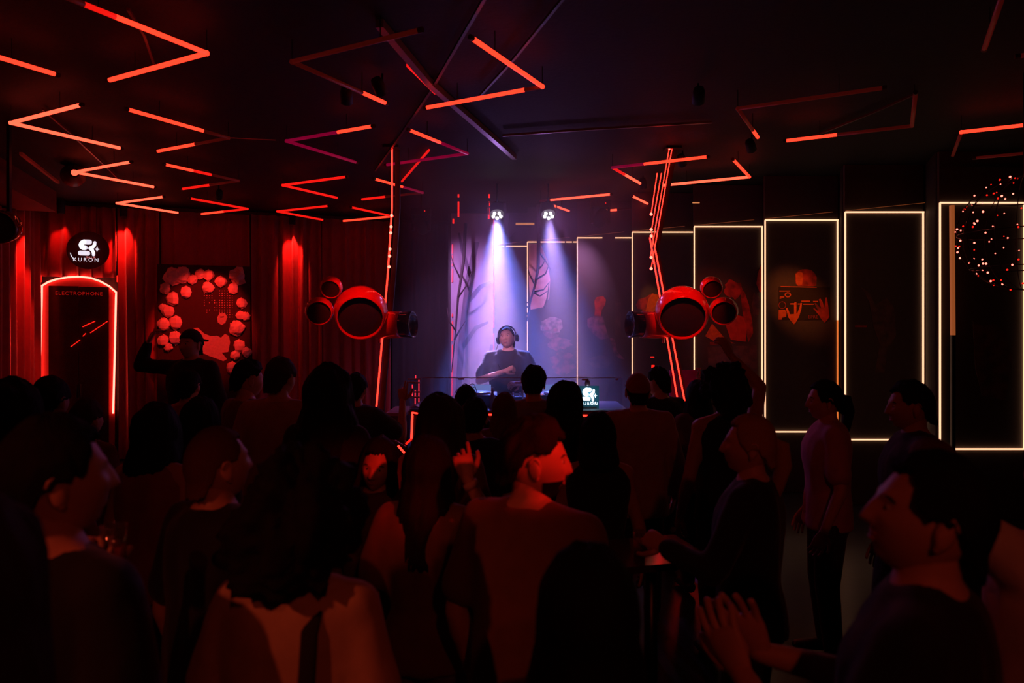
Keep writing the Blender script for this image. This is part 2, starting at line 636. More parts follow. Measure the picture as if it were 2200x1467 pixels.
def logo_at(mapper, parent, m_main, m_small, uxv, uyv, tsz, txt_pt, small_pt, normal):
    mb = MB()
    for sh in logo_shapes():
        P = [mapper(x, y) for x, y in sh]
        n = len(P)
        mb.add([tuple(p) for p in P] + [tuple(p + normal * 0.004) for p in P],
               [tuple(range(n, 2 * n)), tuple(reversed(range(n)))] + [(k, n + k, n + (k + 1) % n, (k + 1) % n) for k in range(n)])
    mb.build('logo', m_main, parent)
    mb = MB()
    text_mesh(mb, 'KURON', tsz, txt_pt, uxv, uyv, 0.004, 1.45)
    mb.build('lettering', m_main, parent)
    mb = MB()
    text_mesh(mb, 'SALA', tsz * 0.55, small_pt, uxv, uyv, 0.004, 1.4)
    mb.build('small_lettering', m_small, parent)


logo_at(lambda x, y: w1(130 + x / 14.67, 490 + y / 14.67, .222), ROUND, E_LOGO, E_LOGOPINK, E1, Vector((0, 0, 1)), 0.075,
        w1(184.6, 561.5, .222), w1(195, 554.8, .222), NW)
MB().tube([w1(151, 543, .223), w1(153, 549, .223), w1(157, 555, .223)], 0.006, 6).build('ring_glint', E_LOGO, ROUND)
for dx_ in (-18, 18):
    MB().bar(w1(190 + dx_, 512, .19), w1(190 + dx_, 440, .19), 0.006).build('hanging_wire', M_METAL, ROUND)

# ------------------------------------------------------------------ mural picture with crumpled foil ornaments
pic = thing('mural_picture', 'square mural picture framed by crumpled shiny bundles on the curtain', 'picture', tuple(w1(440, 880, .16)))
a, b = w1(338, off=.16), w1(538, off=.16)
zt, zb = w1(440, 570, .16).z, w1(440, 860, .16).z
c = (a + b) / 2
MB().box((c.x, c.y, (zt + zb) / 2), ((b - a).length, 0.03, zt - zb), math.atan2(E1.y, E1.x)).build('board', mat('dark_red_board', (0.045, 0.006, 0.005), 0.8), pic)
PALE = mat('pale_print', (0.62, 0.35, 0.3), 0.8, var=0.25, scale=40)
DARKP = mat('dark_print', (0.05, 0.008, 0.007), 0.8)


def flat_on(fn, pts, m, name, parent, normal, th=0.003):
    P = [fn(x, y) for x, y in pts]
    n = len(P)
    MB().add([tuple(p) for p in P] + [tuple(p + normal * th) for p in P],
             [tuple(range(n, 2 * n)), tuple(reversed(range(n)))] + [(k, n + k, n + (k + 1) % n, (k + 1) % n) for k in range(n)]).build(name, m, parent)


cw = lambda x, y: w1(330 + x * 0.1704, 560 + y * 0.1704, .177)
flat_on(cw, [(500, 850), (560, 845), (640, 920), (720, 950), (800, 945), (850, 970), (900, 920), (950, 950), (965, 1030), (940, 1150), (860, 1160), (925, 1240), (880, 1265), (700, 1200), (610, 1160), (560, 1080), (545, 1000), (580, 940)], PALE, 'printed_torso', pic, NW)
flat_on(cw, [(800, 720), (830, 665), (900, 660), (930, 710), (905, 780), (860, 810), (810, 780)], PALE, 'printed_face', pic, NW)
flat_on(lambda x, y: cw(x, y) + NW * .004, [(835, 705), (890, 700), (880, 715), (845, 718)], DARKP, 'printed_eye', pic, NW)
mb = MB()
for gx in range(0, 12):
    for gy in range(0, 12):
        x, y = 640 + gx * 32, 380 + gy * 30
        if 0.35 < noise.noise(Vector((x * .006, y * .006, 3.1))) + 0.55 and noise.noise(Vector((x * .013, y * .012, 7.7))) > -0.12:
            r = 5 + 6 * abs(noise.noise(Vector((x * .02, y * .02, 1))))
            P = [cw(x + r * math.cos(k * math.pi / 3), y + r * math.sin(k * math.pi / 3)) for k in range(6)]
            mb.add([tuple(p + NW * 0.002) for p in P], [tuple(range(6))])
o = mb.build('halftone_print', PALE, pic)
o['kind'] = 'stuff'
FOIL = mat('crumpled_foil', (0.85, 0.5, 0.45), 0.35, var=0.3, scale=9)
bund = [(240, 200, 105, 0), (360, 180, 95, 0), (490, 240, 62, 1), (590, 170, 62, 0), (690, 190, 72, 1), (850, 265, 68, 1), (1060, 200, 92, 2), (1010, 350, 70, 1),
        (410, 400, 75, 1), (690, 340, 72, 1), (245, 470, 85, 1), (150, 350, 66, 0), (190, 640, 78, 1), (120, 590, 46, 0), (270, 780, 85, 1), (130, 800, 75, 0), (275, 970, 88, 1), (120, 1000, 68, 1),
        (1110, 540, 66, 1), (1090, 690, 56, 1), (1165, 700, 52, 0), (1050, 850, 92, 0), (1085, 1075, 78, 1), (1170, 1150, 62, 0), (1030, 1190, 58, 0), (990, 1350, 78, 1), (190, 1090, 52, 0), (50, 1330, 62, 0)]
for (cx, cy, r, kind) in bund:
    c0 = w1(330 + cx * .1704, 560 + cy * .1704, .17)
    rad = r * .1704 / F * c0.y
    V, fc = [], []
    nu, nv = (6, 4) if kind == 1 else (11, 7)
    ph0 = random.random() * 6
    for j in range(nv + 1):
        th = math.pi * j / nv
        for i in range(nu):
            ph = 2 * math.pi * i / nu + ph0
            q = rad * (1 + random.uniform(-.2, .2)) * (1 + (0.28 * math.sin(ph * 4 + th * 3) if kind == 2 else 0))
            l = Vector((q * math.sin(th) * math.cos(ph), q * math.cos(th), 0.55 * q * math.sin(th) * math.sin(ph)))
            V.append(tuple(c0 + E1 * l.x + Vector((0, 0, l.y)) + NW * (l.z + 0.03)))
    for j in range(nv):
        for i in range(nu):
            fc.append((j * nu + i, (j + 1) * nu + i, (j + 1) * nu + (i + 1) % nu, j * nu + (i + 1) % nu))
    MB().add(V, fc).build('crumpled_bundle', FOIL, pic)

# ------------------------------------------------------------------ framed light panels along the saw-tooth wall
ORANGE = mat('orange_mural_paint', (0.75, 0.14, 0.02), 0.8, var=0.45, scale=22, emit=(1, 0.16, 0.02), es=0.0)
BRD = (.075, .06, .052)
RUST = mat('rust_mural_paint', (0.48, 0.045, 0.025), 0.8, scale=9, base2=(.20, .03, .022))
PLUM = mat('plum_mural_paint', (0.34, 0.12, 0.13), 0.8, scale=9, base2=BRD)
GREYP = mat('faded_mural_paint', (0.14, 0.08, 0.06), 0.8, scale=9, base2=BRD)
PLAB = ['tall light-framed dark panel at the right edge behind the red light ball',
        'light-framed dark panel left of the light ball panel, with a faint figure',
        'light-framed panel painted with an orange head behind a tape player and two hands',
        'light-framed panel with rust red figures behind the right small loudspeakers',
        'light-framed panel behind the big right loudspeaker with an orange painted head',
        'light-framed panel with a plum red painted figure right of the performer',
        'light-framed panel with bare branches and a pale skull painting beside the beam',
        'narrow light-framed panel in the corner behind the performer']
panels = []
for i, ((x, y), Y) in enumerate(zip(PAN, PY)):
    X0, X1 = PX[i], PX[i] + 0.9
    zt, zb = H + 1.3, H - 1.3
    t = thing('framed_mural', PLAB[i], 'mural', ((X0 + X1) / 2, Y, 0.0), 'light-framed wall panels')
    MB().box(((X0 + X1) / 2, Y + 0.02, CEIL / 2), (0.9, 0.04, CEIL - 0.01), 0).build('board', M_BOARD, t)
    panels.append(t)
    r = 0.0135
    def strip(nm, p, q, m, w_=0.013):
        MB().bar(p, q, w_, 0.016).build(nm, m, t)
    yy = Y - 0.012
    if i == 7:
        strip('led_strip', (X0, yy, H + 1.85), (X0, yy, 2.02), E_PINKLINE)
        strip('led_strip', (X0, yy, 1.93), (X0, yy, 1.25), E_PINKLINE)
        strip('led_strip', (X0, yy, zt), (X0 + .17, yy, zt), E_WARM)
        strip('led_strip', (X0 + .20, yy, zt), (X1, yy, zt), E_WARM)
    else:
        if i == 6:
            for za, zb_ in ((zt, 2.42), (2.40, 2.36), (2.33, 2.26), (2.22, 2.17), (2.14, 1.55), (1.52, zb)):
                strip('led_strip', (X0, yy, za), (X0, yy, zb_), E_WARM)
            for xa, xb in ((0, .18), (.20, .58), (.60, .69), (.71, .9)):
                strip('led_strip', (X0 + xa, yy, zt), (X0 + xb, yy, zt), E_WARM)
        else:
            strip('led_strip', (X0, yy, zt), (X0, yy, zb), E_WARM)
            if i == 5:
                strip('led_strip', (X0, yy, zt), (X0 + .37, yy, zt), E_WARM)
                strip('led_strip', (X0 + .56, yy, zt), (X1, yy, zt), E_WARM)
            else:
                strip('led_strip', (X0, yy, zt), (X1, yy, zt), E_WARM)
        if i == 2:
            strip('led_strip', (X1 - .01, yy, zt), (X1 - .01, yy, 2.12), E_WARM)
            strip('led_strip', (X1 - .01, yy, 2.12), (X1 - .01, yy, zb), E_WARM2)
        else:
            strip('led_strip', (X1 - .01, yy, zt), (X1 - .01, yy, zb), E_WARM)
        strip('led_strip', (X0, yy, zb), (X1, yy, zb), E_WARM)


def mural(i, name, pts, m, lift=0.0):
    Y = PY[i] - 0.004 - lift
    flat_on(lambda x, y: px(x, y, Y), pts, m, name, panels[i], Vector((0, -1, 0)), 0.003)


def blob(cx, cy, rx, ry, n=16, j=0.1, s=0):
    return [(cx + rx * (1 + j * noise.noise(Vector((math.cos(k) * 2, math.sin(k) * 2, s)))) * math.cos(k * 2 * math.pi / n),
             cy + ry * (1 + j * noise.noise(Vector((math.cos(k) * 2, s, math.sin(k))))) * math.sin(k * 2 * math.pi / n)) for k in range(n)]


# panel 2: head behind a tape player held by two hands
cz = lambda x, y: (1640 + x * 0.09544, 560 + y * 0.09544)
mural(2, 'painted_head', [cz(*p) for p in [(715, 290), (790, 225), (870, 195), (980, 190), (1080, 215), (1150, 280), (1200, 370), (1190, 560), (1100, 575), (780, 565), (735, 520), (720, 420)]], RUST)
mural(2, 'painted_cheek', [cz(*p) for p in [(725, 300), (800, 250), (880, 270), (890, 400), (870, 540), (785, 560), (738, 500)]], ORANGE, .003)
mural(2, 'painted_player', [cz(*p) for p in [(340, 590), (1500, 600), (1500, 1330), (340, 1330)]], mat('black_mural_paint', (0.03, 0.02, 0.015), 0.8), 0)
mural(2, 'painted_handle', [cz(*p) for p in [(390, 572), (1200, 592), (1200, 606), (390, 592)]], ORANGE, .004)
for k in range(12):
    a0 = k * math.pi / 6
    x, y = 550 + 58 * math.cos(a0), 768 + 48 * math.sin(a0)
    mural(2, 'painted_dial_mark', [cz(*p) for p in [(x - 14, y - 12), (x + 14, y - 12), (x + 14, y + 12), (x - 14, y + 12)]], ORANGE, .004)
for k in range(16):
    a0, a1 = k * math.pi / 8, (k + 1) * math.pi / 8
    mural(2, 'painted_ring_mark', [cz(425 + r_ * math.cos(a_), 1000 + r_ * math.sin(a_)) for r_, a_ in ((84, a0), (84, a1), (72, a1), (72, a0))], RUST, .004)
for rect in ((360, 672, 600, 692), (370, 805, 470, 830), (365, 835, 400, 855), (605, 958, 700, 985), (775, 962, 850, 985), (855, 898, 1050, 922), (1120, 905, 1230, 925), (895, 968, 1130, 990)):
    x0, y0, x1, y1 = rect
    mural(2, 'painted_bar', [cz(*p) for p in [(x0, y0), (x1, y0), (x1, y1), (x0, y1)]], ORANGE, .004)
mural(2, 'painted_tape', [cz(*p) for p in [(345, 1110), (490, 1110), (520, 1170), (510, 1260), (420, 1285), (410, 1330), (335, 1330)]], ORANGE, .004)
mural(2, 'painted_hand', [cz(*p) for p in [(505, 1070), (540, 1060), (570, 1130), (600, 1205), (690, 1200), (690, 960), (710, 930), (745, 940), (742, 1180), (760, 1190), (815, 1050), (835, 950), (868, 950), (855, 1080), (800, 1260), (740, 1370), (690, 1430), (620, 1360), (560, 1270)]], ORANGE, .006)
mural(2, 'painted_hand', [cz(*p) for p in [(1120, 1075), (1150, 1070), (1250, 1150), (1150, 960), (1175, 945), (1270, 1060), (1300, 1080), (1250, 870), (1280, 850), (1330, 920), (1370, 1080), (1400, 830), (1425, 825), (1455, 1000), (1485, 1250), (1430, 1350), (1375, 1390), (1300, 1310), (1250, 1220)]], RUST, .006)
mb = MB()
text_mesh(mb, 'EPRE', 0.055, px(1638 + 1130 * .09544 + 1, 560 + 1295 * .09544, PY[2] - .012), (1, 0, 0), (0, 0, 1), 0.001, 1.1)
mb.build('lettering', RUST, panels[2])
# panel 3: rust figures; panel 4: orange head; panel 5: plum figure; panel 6: skull; panel 1, 0: faint figures
mural(3, 'painted_curls', blob(1576, 622, 20, 18, 22, .5, 3), RUST)
mural(3, 'painted_back', [(1590, 618), (1600, 628), (1609, 655), (1616, 690), (1618, 715), (1608, 735), (1600, 700), (1594, 660)], RUST, .001)
mural(3, 'painted_curls', blob(1624, 655, 9, 26, 18, .6, 6), GREYP)
mural(3, 'painted_desk', [(1520, 745), (1625, 742), (1628, 800), (1522, 800)], GREYP)
mural(3, 'painted_face', [(1640, 560), (1640, 625), (1632, 628), (1625, 610), (1628, 585)], RUST)
mural(3, 'painted_arm', [(1515, 722), (1530, 695), (1560, 730), (1580, 738), (1540, 736)], ORANGE, .003)
mural(3, 'painted_line', [(1525, 735), (1556, 735), (1556, 741), (1525, 741)], RUST, .003)
mural(3, 'painted_shoulder', [(1556, 690), (1580, 676), (1596, 680), (1604, 700), (1602, 734), (1570, 730)], mat('bright_rust_paint', (0.62, 0.05, 0.02), 0.8, var=.4), .006)
mural(4, 'painted_head', [(1366, 655), (1372, 643), (1388, 638), (1400, 630), (1412, 632), (1416, 645), (1416, 674), (1378, 674), (1380, 664), (1370, 664)], RUST)
mural(4, 'painted_cheek', [(1394, 640), (1402, 630), (1414, 634), (1420, 672), (1386, 674), (1390, 655)], ORANGE, .003)
mural(5, 'painted_head', [(1277, 646), (1282, 638), (1296, 636), (1302, 644), (1300, 655), (1293, 665), (1291, 680), (1277, 680), (1278, 665)], RUST)
mural(5, 'painted_torso', [(1262, 685), (1278, 678), (1295, 680), (1302, 705), (1308, 726), (1290, 730), (1272, 715), (1262, 700)], PLUM)
mural(5, 'painted_arm', [(1310, 725), (1320, 728), (1326, 755), (1342, 772), (1330, 770), (1318, 758)], PLUM)
mural(5, 'painted_cloud', blob(1295, 778, 32, 14, 18, .4, 2), GREYP)
mural(5, 'painted_coil', [(1322, 650), (1334, 650), (1334, 720), (1322, 720)], GREYP)
SKUL = mat('pale_skull_paint', (0.42, 0.26, 0.24), 0.8, scale=10, base2=BRD)
mural(6, 'painted_moon', [(1136, 524), (1162, 524), (1176, 560), (1182, 600), (1180, 640), (1166, 660), (1140, 665), (1136, 600)], mat('pale_rose_paint', (0.75, 0.42, 0.34), 0.8, scale=4, base2=(.5, .22, .18)))
mural(6, 'painted_skull', blob(1184, 700, 25, 21, 26, .5, 4), SKUL)
mural(6, 'painted_jaw', blob(1200, 738, 27, 13, 26, .9, 8), PLUM, .002)
mural(6, 'painted_eye', blob(1174, 706, 6, 4, 10, .4, 1), PLUM, .004)
mural(6, 'painted_eye', blob(1194, 709, 5, 4, 10, .4, 3), PLUM, .004)
mural(6, 'painted_cheek', [(1166, 712), (1184, 716), (1203, 714), (1198, 724), (1180, 728), (1170, 722)], PLUM, .003)
mural(6, 'painted_rock', blob(1210, 778, 27, 24, 26, .9, 5), PLUM, .001)
mural(1, 'painted_figure', [(1850, 617), (1868, 630), (1880, 655), (1905, 640), (1920, 660), (1925, 720), (1905, 760), (1900, 800), (1880, 800), (1890, 740), (1876, 700), (1868, 650)], GREYP)
mural(1, 'painted_mark', [(1837, 699), (1862, 699), (1862, 703), (1837, 703)], RUST, .002)
mural(0, 'painted_figure', [(2090, 690), (2110, 700), (2135, 695), (2165, 720), (2175, 780), (2160, 860), (2110, 850), (2095, 790)], GREYP)
# thin rail wire from panel corner to panel corner
mb_w = MB()
pts = [Vector((PX[i], PY[i] - .02, H + 1.315)) for i in range(8)]
rail = thing('rail_wire', 'thin wire strung along the top corners of the light-framed panels', 'wire', tuple(pts[0]))
for p, q in zip(pts[:-1], pts[1:]):
    MB().tube([q, q + (p - q) * 0.85], 0.003, 5).build('wire_span', mat('copper_wire', (0.5, 0.2, 0.1), 0.4, metal=.7, emit=(1, .25, .06), es=0.12), rail)
# glowing amber strip in place of the light streak on the last panel
t = thing('amber_streak', 'slim amber glow strip for a light streak on the right edge panel', 'light post', tuple(px(2046, 955, 7.1)))
MB().bar(px(2045, 441, 7.1), px(2047, 720, 7.1), 0.035).build('tube', emis('amber_streak_glow', (1, .24, .06), 0.26), t)
MB().bar(px(2047, 720, 7.1), Vector((px(2047, 720, 7.1).x, 7.1, 0.0)), 0.035).build('stem', M_METAL, t)
t['label'] = 'slim amber glow strip for a light streak on the right edge panel'

# mural wall with painted trees, left of the corner panel
tw = thing('framed_mural', 'tall pale mural board with painted trees behind the performer', 'mural', (-0.655, 11.16, 0), 'mural boards')
MB().box((-0.655, 11.165, CEIL / 2), (0.69, 0.03, CEIL - .02)).build('board', mat('mauve_mural_ground', (0.42, 0.33, 0.40), 0.8, var=.45, scale=2.2, stretch=(1.5, 1, .6)), tw)
TREEP = mat('dark_tree_paint', (0.16, 0.12, 0.17), 0.8, var=.3)
for pts_ in ([(978, 850), (990, 850), (1000, 720), (1012, 600), (1030, 520), (1018, 520), (1000, 600), (986, 720)],
             [(1005, 640), (1030, 612), (1062, 600), (1062, 606), (1034, 620), (1010, 650)],
             [(992, 740), (1020, 700), (1048, 690), (1050, 694), (1024, 708), (996, 752)],
             [(1008, 600), (990, 540), (984, 500), (988, 500), (998, 540), (1014, 590)],
             [(1030, 850), (1046, 850), (1052, 790), (1060, 740), (1054, 740), (1042, 790)]):
    flat_on(lambda x, y: px(x, y, 11.145), pts_, TREEP, 'painted_trunk', tw, Vector((0, -1, 0)))
for ya, yb in ((525, 545), (548, 562), (566, 572), (578, 606), (674, 680), (690, 732), (740, 850)):
    MB().bar(px(972, ya, 11.13), px(972 - (yb - 470) * .003, yb, 11.13), 0.022, .016).build('led_strip', E_PINKLINE, tw)
for (xa, ya, yb) in ((985, 374, 392), (985, 412, 424), (985, 433, 466), (1051, 406, 425), (1051, 433, 442), (1050, 446, 470), (974, 470, 480)):
    MB().bar(px(xa, ya, 9.6), px(xa, yb, 9.6), 0.022, .016).build('led_strip', E_LINE2, tw)  # short glowing red dashes hung before the board


# ------------------------------------------------------------------ bare branches hung in front of the panels
def branch(label, pts, r0, side):
    p0 = Vector(pts[0])
    t = thing('bare_branch', label, 'branch', tuple(Vector(pts[-1])), 'bare branches')
    m = mat('dark_bark', (0.05, 0.035, 0.035), 0.85, bump=.5, bscale=80)
    n = len(pts)
    MB().tube(pts, [r0 * (1 - .75 * k / (n - 1)) for k in range(n)], 7).build('stem', m, t, True)
    for s in side:
        n = len(s)
        MB().tube(s, [r0 * .45 * (1 - .8 * k / (n - 1)) + .002 for k in range(n)], 6).build('twig', m, t, True)
    return t


Yb = 10.3
q = lambda *l: [px(x, y, Yb + d) for x, y, d in l]
branch('bare dark branch hanging before the skull panel right of the beam', q((1157, 440, 0), (1157, 520, 0), (1156, 575, -.05), (1150, 610, -.1), (1140, 645, -.15), (1132, 690, -.2)), .035,
       [q((1153, 600, -.1), (1172, 588, -.2), (1180, 568, -.3)), q((1145, 628, -.1), (1168, 622, -.2), (1180, 606, -.25)), q((1150, 612, -.1), (1138, 590, -.1), (1134, 575, -.1)),
        q((1155, 580, -.05), (1165, 570, -.1), (1172, 556, -.1)), q((1146, 628, -.1), (1160, 636, -.15), (1178, 624, -.2)), q((1170, 660, -.1), (1176, 640, -.2), (1180, 605, -.25)), q((1157, 540, 0), (1172, 560, .05), (1184, 580, .05))])
branch('bare dark branch leaning at the left edge of the mural board', q((1000, 480, .6), (996, 560, .5), (984, 640, .5), (978, 720, .4), (970, 800, .4)), .03,
       [q((990, 600, .5), (975, 570, .5), (968, 545, .4)), q((984, 640, .5), (1004, 610, .4), (1015, 580, .4)), q((979, 710, .4), (965, 690, .4), (960, 660, .4)), q((976, 730, .4), (990, 705, .4), (1000, 690, .4))])
branch('thin bare twigs hanging between the two beam lamps', q((1086, 455, 0), (1084, 490, 0), (1085, 510, 0)), .008,
       [q((1096, 460, 0), (1090, 500, 0), (1088, 515, 0)), q((1106, 500, 0), (1094, 512, 0))])

# ------------------------------------------------------------------ square ceiling lights (two facing chevrons of tubes each)
HC = 1.70
SX = F / 1000.0


def uv(u, z, dz=0.0):
    return Vector((u * HC, z * HC, H + HC + dz))


D1 = Vector((0.883, -0.467, 0))
D2 = Vector((0.484, 0.875, 0))
LV = {'p': E_PEACH, 'h': E_HI, 'm': E_MID, 'd': E_DIM, 'g': E_MAG, 'o': M_TUBE_OFF}


def chevron(label, corner, da, db, arm_a, arm_b, La=0.585, Lb=0.545):
    """arm spec: list of (from, to, level) along the arm, 0 at the corner"""
    c = uv(*corner)
    t = thing('chevron_light', label, 'ceiling light', tuple(c), 'red chevron ceiling lights')
    r = 0.0155
    for d, L, spec in ((da, La, arm_a), (db, Lb, arm_b)):
        L *= HC
        tub = None
        for (s0, s1, lv) in spec:
            o = MB().tube([c + d * (L * s0), c + d * (L * s1)], r, 8).build('light_tube', LV[lv], t, True)
        e = c + d * L
        MB().tube([e, e + d * 0.03], r * 1.08, 8).build('end_cap', M_TUBE_OFF, t)
        wp = c + d * (L * 0.72)
        MB().tube([wp + Vector((0, 0, r)), Vector((wp.x, wp.y, CEIL - .004))], 0.003, 4).build('suspension_wire', M_METAL, t)
    MB().ell(c, (r * 1.15,) * 3, nu=8, nv=6).build('corner_joint', LV[arm_a[0][2]], t, True)
    MB().tube([c + Vector((0, 0, r)), Vector((c.x, c.y, CEIL - .004))], 0.003, 4).build('suspension_wire', M_METAL, t)
    return t


def left_ch(label, ctr, a, b):
    return chevron(label, (ctr[0] - .48, ctr[1] - .135), D1, D2, a, b)


def right_ch(label, ctr, a, b):
    return chevron(label, (ctr[0] + .48, ctr[1] + .135), -D2, -D1, a, b, 0.545, 0.585)


FULL = lambda l: [(0, 1, l)]
A0, A1, A2, A3 = (-1.60, 2.37), (-1.99, 3.50), (-2.365, 4.575), (-2.74, 5.70)
B1, B2, B3, B4 = (-.353, 2.72), (-.74, 3.83), (-1.15, 4.99), (-1.57, 6.10)
C0, C1, C2, C3 = (1.92, 2.12), (1.52, 3.28), (1.115, 4.45), (.71, 5.60)
Dn = (2.80, 3.66)
left_ch('red chevron light cut off by the upper left edge', A0, FULL('h'), FULL('h'))
right_ch('large red chevron light pointing right at the upper left', A0, [(0, .62, 'h'), (.62, .8, 'm'), (.8, 1, 'd')], FULL('h'))
left_ch('bright red chevron light pointing left, nearest the left edge', A1, FULL('p'), FULL('p'))
right_ch('red chevron light with unlit dark corner, second row at left', A1, [(0, .28, 'd'), (.28, 1, 'h')], [(0, .45, 'd'), (.45, 1, 'h')])
left_ch('peach red chevron light pointing left beside the round ceiling spot', A2, FULL('p'), FULL('p'))
right_ch('red chevron light fading to dark at its right corner, third row', A2, [(0, .4, 'd'), (.4, .65, 'm'), (.65, 1, 'h')], [(0, .5, 'd'), (.5, 1, 'm')])
left_ch('peach red chevron light pointing left above the first curtain washer', A3, FULL('p'), FULL('p'))
right_ch('red chevron light pointing right above the mural picture', A3, FULL('m'), [(0, .5, 'm'), (.5, 1, 'h')])
left_ch('dim dark red chevron light at the top centre with one lit end', B1, FULL('d'), [(0, .72, 'd'), (.72, 1, 'h')])
right_ch('brightest red chevron light at the top centre pointing right', B1, [(0, 1, 'h')], [(0, .14, 'd'), (.14, 1, 'h')])
left_ch('magenta dimmed chevron light left of the left light post top', B2, [(0, .62, 'g'), (.62, 1, 'h')], FULL('g'))
right_ch('magenta dimmed chevron light right of the left light post top', B2, [(0, .5, 'g'), (.5, 1, 'h')], FULL('g'))
left_ch('red chevron light pointing left, third row left of the post', B3, FULL('m'), FULL('m'))
right_ch('red chevron light crossed by the left light post', B3, [(0, .45, 'g'), (.45, 1, 'h')], [(0, .6, 'd'), (.6, 1, 'm')])
left_ch('red chevron light pointing left above the second curtain washer', B4, FULL('m'), FULL('m'))
right_ch('small red chevron light ending at the left light post', B4, FULL('m'), FULL('h'))
left_ch('nearly dark chevron light at the upper right corner', C0, FULL('d'), FULL('d'))
right_ch('nearly dark chevron light cut off by the right edge', C0, FULL('d'), FULL('d'))
left_ch('dark chevron light right of centre with one short lit end', C1, FULL('d'), [(0, .72, 'd'), (.72, 1, 'h')])
right_ch('dark chevron light right of centre lit along its long arm', C1, FULL('d'), [(0, .58, 'd'), (.58, 1, 'h')])
left_ch('red chevron light crossing the right light post, pointing left', C2, [(0, .35, 'g'), (.35, 1, 'h')], [(0, .4, 'm'), (.4, 1, 'p')])
right_ch('bright red chevron light right of the right light post', C2, FULL('h'), FULL('p'))
left_ch('far red chevron light above the right beam lamp', C3, [(0, .15, 'd'), (.15, 1, 'p')], FULL('p'))
right_ch('far red chevron light between the beam lamps and the right post', C3, FULL('p'), [(0, .3, 'p'), (.3, .55, 'o'), (.55, 1, 'p')])
left_ch('red chevron light above the red light ball at the right edge', Dn, FULL('h'), FULL('d'))
right_ch('dim chevron light just above the red light ball', Dn, FULL('d'), FULL('d'))

# ceiling rails and cables; the red ones have red reflections put in their colour
RAILM = mat('black_rail', (0.05, 0.045, 0.05), 0.35, metal=.6)


def rail_bar(name, label, pts, wd, m=RAILM, group='ceiling rails'):
    mb = MB()
    for a, b in zip(pts[:-1], pts[1:]):
        mb.bar(a, b, wd)
    return thing_mesh(name, mb, m, label, 'rail', group)


def cl(x, y, h=1.82):
    Y = F * h / (HY - y)
    return px(x, y, Y)


rail_bar('ceiling_rail', 'thin ceiling rail running to the left light post', [cl(1062, -40), cl(925, 195), cl(845, 312), cl(806, 366)], 0.02)
rail_bar('ceiling_rail', 'faint ceiling rail at the top centre right of the chevrons', [cl(1215, -10), cl(1105, 125), cl(1032, 205)], 0.018)
rail_bar('ceiling_rail', 'wide violet lit ceiling rail running down to the stage', [cl(815, 50), cl(925, 180), cl(1080, 315), cl(1105, 338)], 0.05, mat('grey_conduit', (0.30, 0.28, 0.32), 0.35, metal=.5))
rail_bar('ceiling_rail', 'short ceiling bar glowing with a red reflection near the brightest chevron', [cl(876, 140), cl(936, 200)], 0.02, E_MID)
rail_bar('ceiling_rail', 'long thin conduit crossing the ceiling before the stage', [cl(1080, 291), cl(1260, 278), cl(1530, 262)], 0.02, MATS['grey_conduit'])
rail_bar('ceiling_rail', 'faint rail crossing the dark chevron at the right', [cl(1755, 290), cl(1880, 240), cl(1970, 200)], 0.016, M_TUBE_OFF)
rail_bar('ceiling_rail', 'thin rail over the left chevron lights', [cl(92, 235), cl(150, 285), cl(225, 355), cl(250, 380)], 0.016, M_TUBE_OFF)
rail_bar('ceiling_rail', 'thin rail high over the upper left chevrons', [cl(275, 20), cl(310, 75), cl(332, 140)], 0.016, M_TUBE_OFF)
rail_bar('ceiling_rail', 'slanted bar glowing with a red reflection behind the magenta chevron', [cl(922, 322), cl(863, 390)], 0.018, E_MID)
rail_bar('ceiling_rail', 'thin wire from the red chevron toward the stage', [cl(492, 296), cl(592, 301)], 0.008, E_DIM)

# ------------------------------------------------------------------ red light posts
STAGE = 0.30


def led_line(nm, a, b, par, m=E_LINE, w_=0.011):
    return MB().tube([a, b], w_, 6).build(nm, m, par, True)


def dot(p, par):
    MB().ell(p, (.016,) * 3, nu=8, nv=6).build('led_point', E_DOT, par, True)


YP = 7.05
lp = thing('light_post', 'red glowing light post left of the performer, behind the loudspeakers', 'light post', (px(842, 318, YP).x, YP, STAGE), 'stage light posts')
pole = [px(842, 312, YP), px(842, 450, YP), px(833, 590, YP), px(815, 800, YP)]
pole.append(pole[-1] + (pole[-1] - pole[-2]) * ((pole[-1].z - STAGE) / (pole[-2].z - pole[-1].z)))
for a, b in zip(pole[:-1], pole[1:]):
    led_line('led_line', a, b, lp, w_=.0095)
bk = [p + Vector((0.05, 0.06, 0)) for p in pole]
for a, b in zip(bk[:-1], bk[1:]):
    MB().bar(a, b, 0.05).build('post_section', M_BLACK, lp)
for y in (463, 487, 500, 535, 550, 573):
    dot(px(842 - (y - 450) * .05, y, YP - .015), lp)
MB().box((px(842, 312, YP).x, YP, CEIL - .012), (.16, .16, .024)).build('ceiling_plate', M_BLACK, lp)
dot(px(841, 302, YP), lp)

rp = thing('light_post', 'red crossing light lines forming the post at the right loudspeakers', 'light post', (px(1470, 868, YP).x, YP, STAGE), 'stage light posts')
Lr = lambda x, y, d=0.0: px(x, y, YP + d)
for (a, b) in (((1445, 312), (1399, 577)), ((1438, 318), (1397, 553)), ((1412, 372), (1399, 460)), ((1421, 372), (1400, 493)), ((1399, 493), (1408, 540))):
    led_line('led_line', Lr(*a), Lr(*b), rp, w_=.0055)
for (a, b) in (((1396, 510), (1455, 854)), ((1408, 538), (1473, 872))):
    A, B = Lr(*a), Lr(*b)
    led_line('led_line', A, B + (B - A) * ((B.z - STAGE) / (A.z - B.z)), rp, w_=.0085)
for y in (460, 493, 507, 553, 577):
    dot(Lr(1399, y, -.012), rp)
dot(Lr(1446, 311), rp)
dot(Lr(1438, 318), rp)
A, B = Lr(1452, 306, .06), Lr(1405, 560, .06)
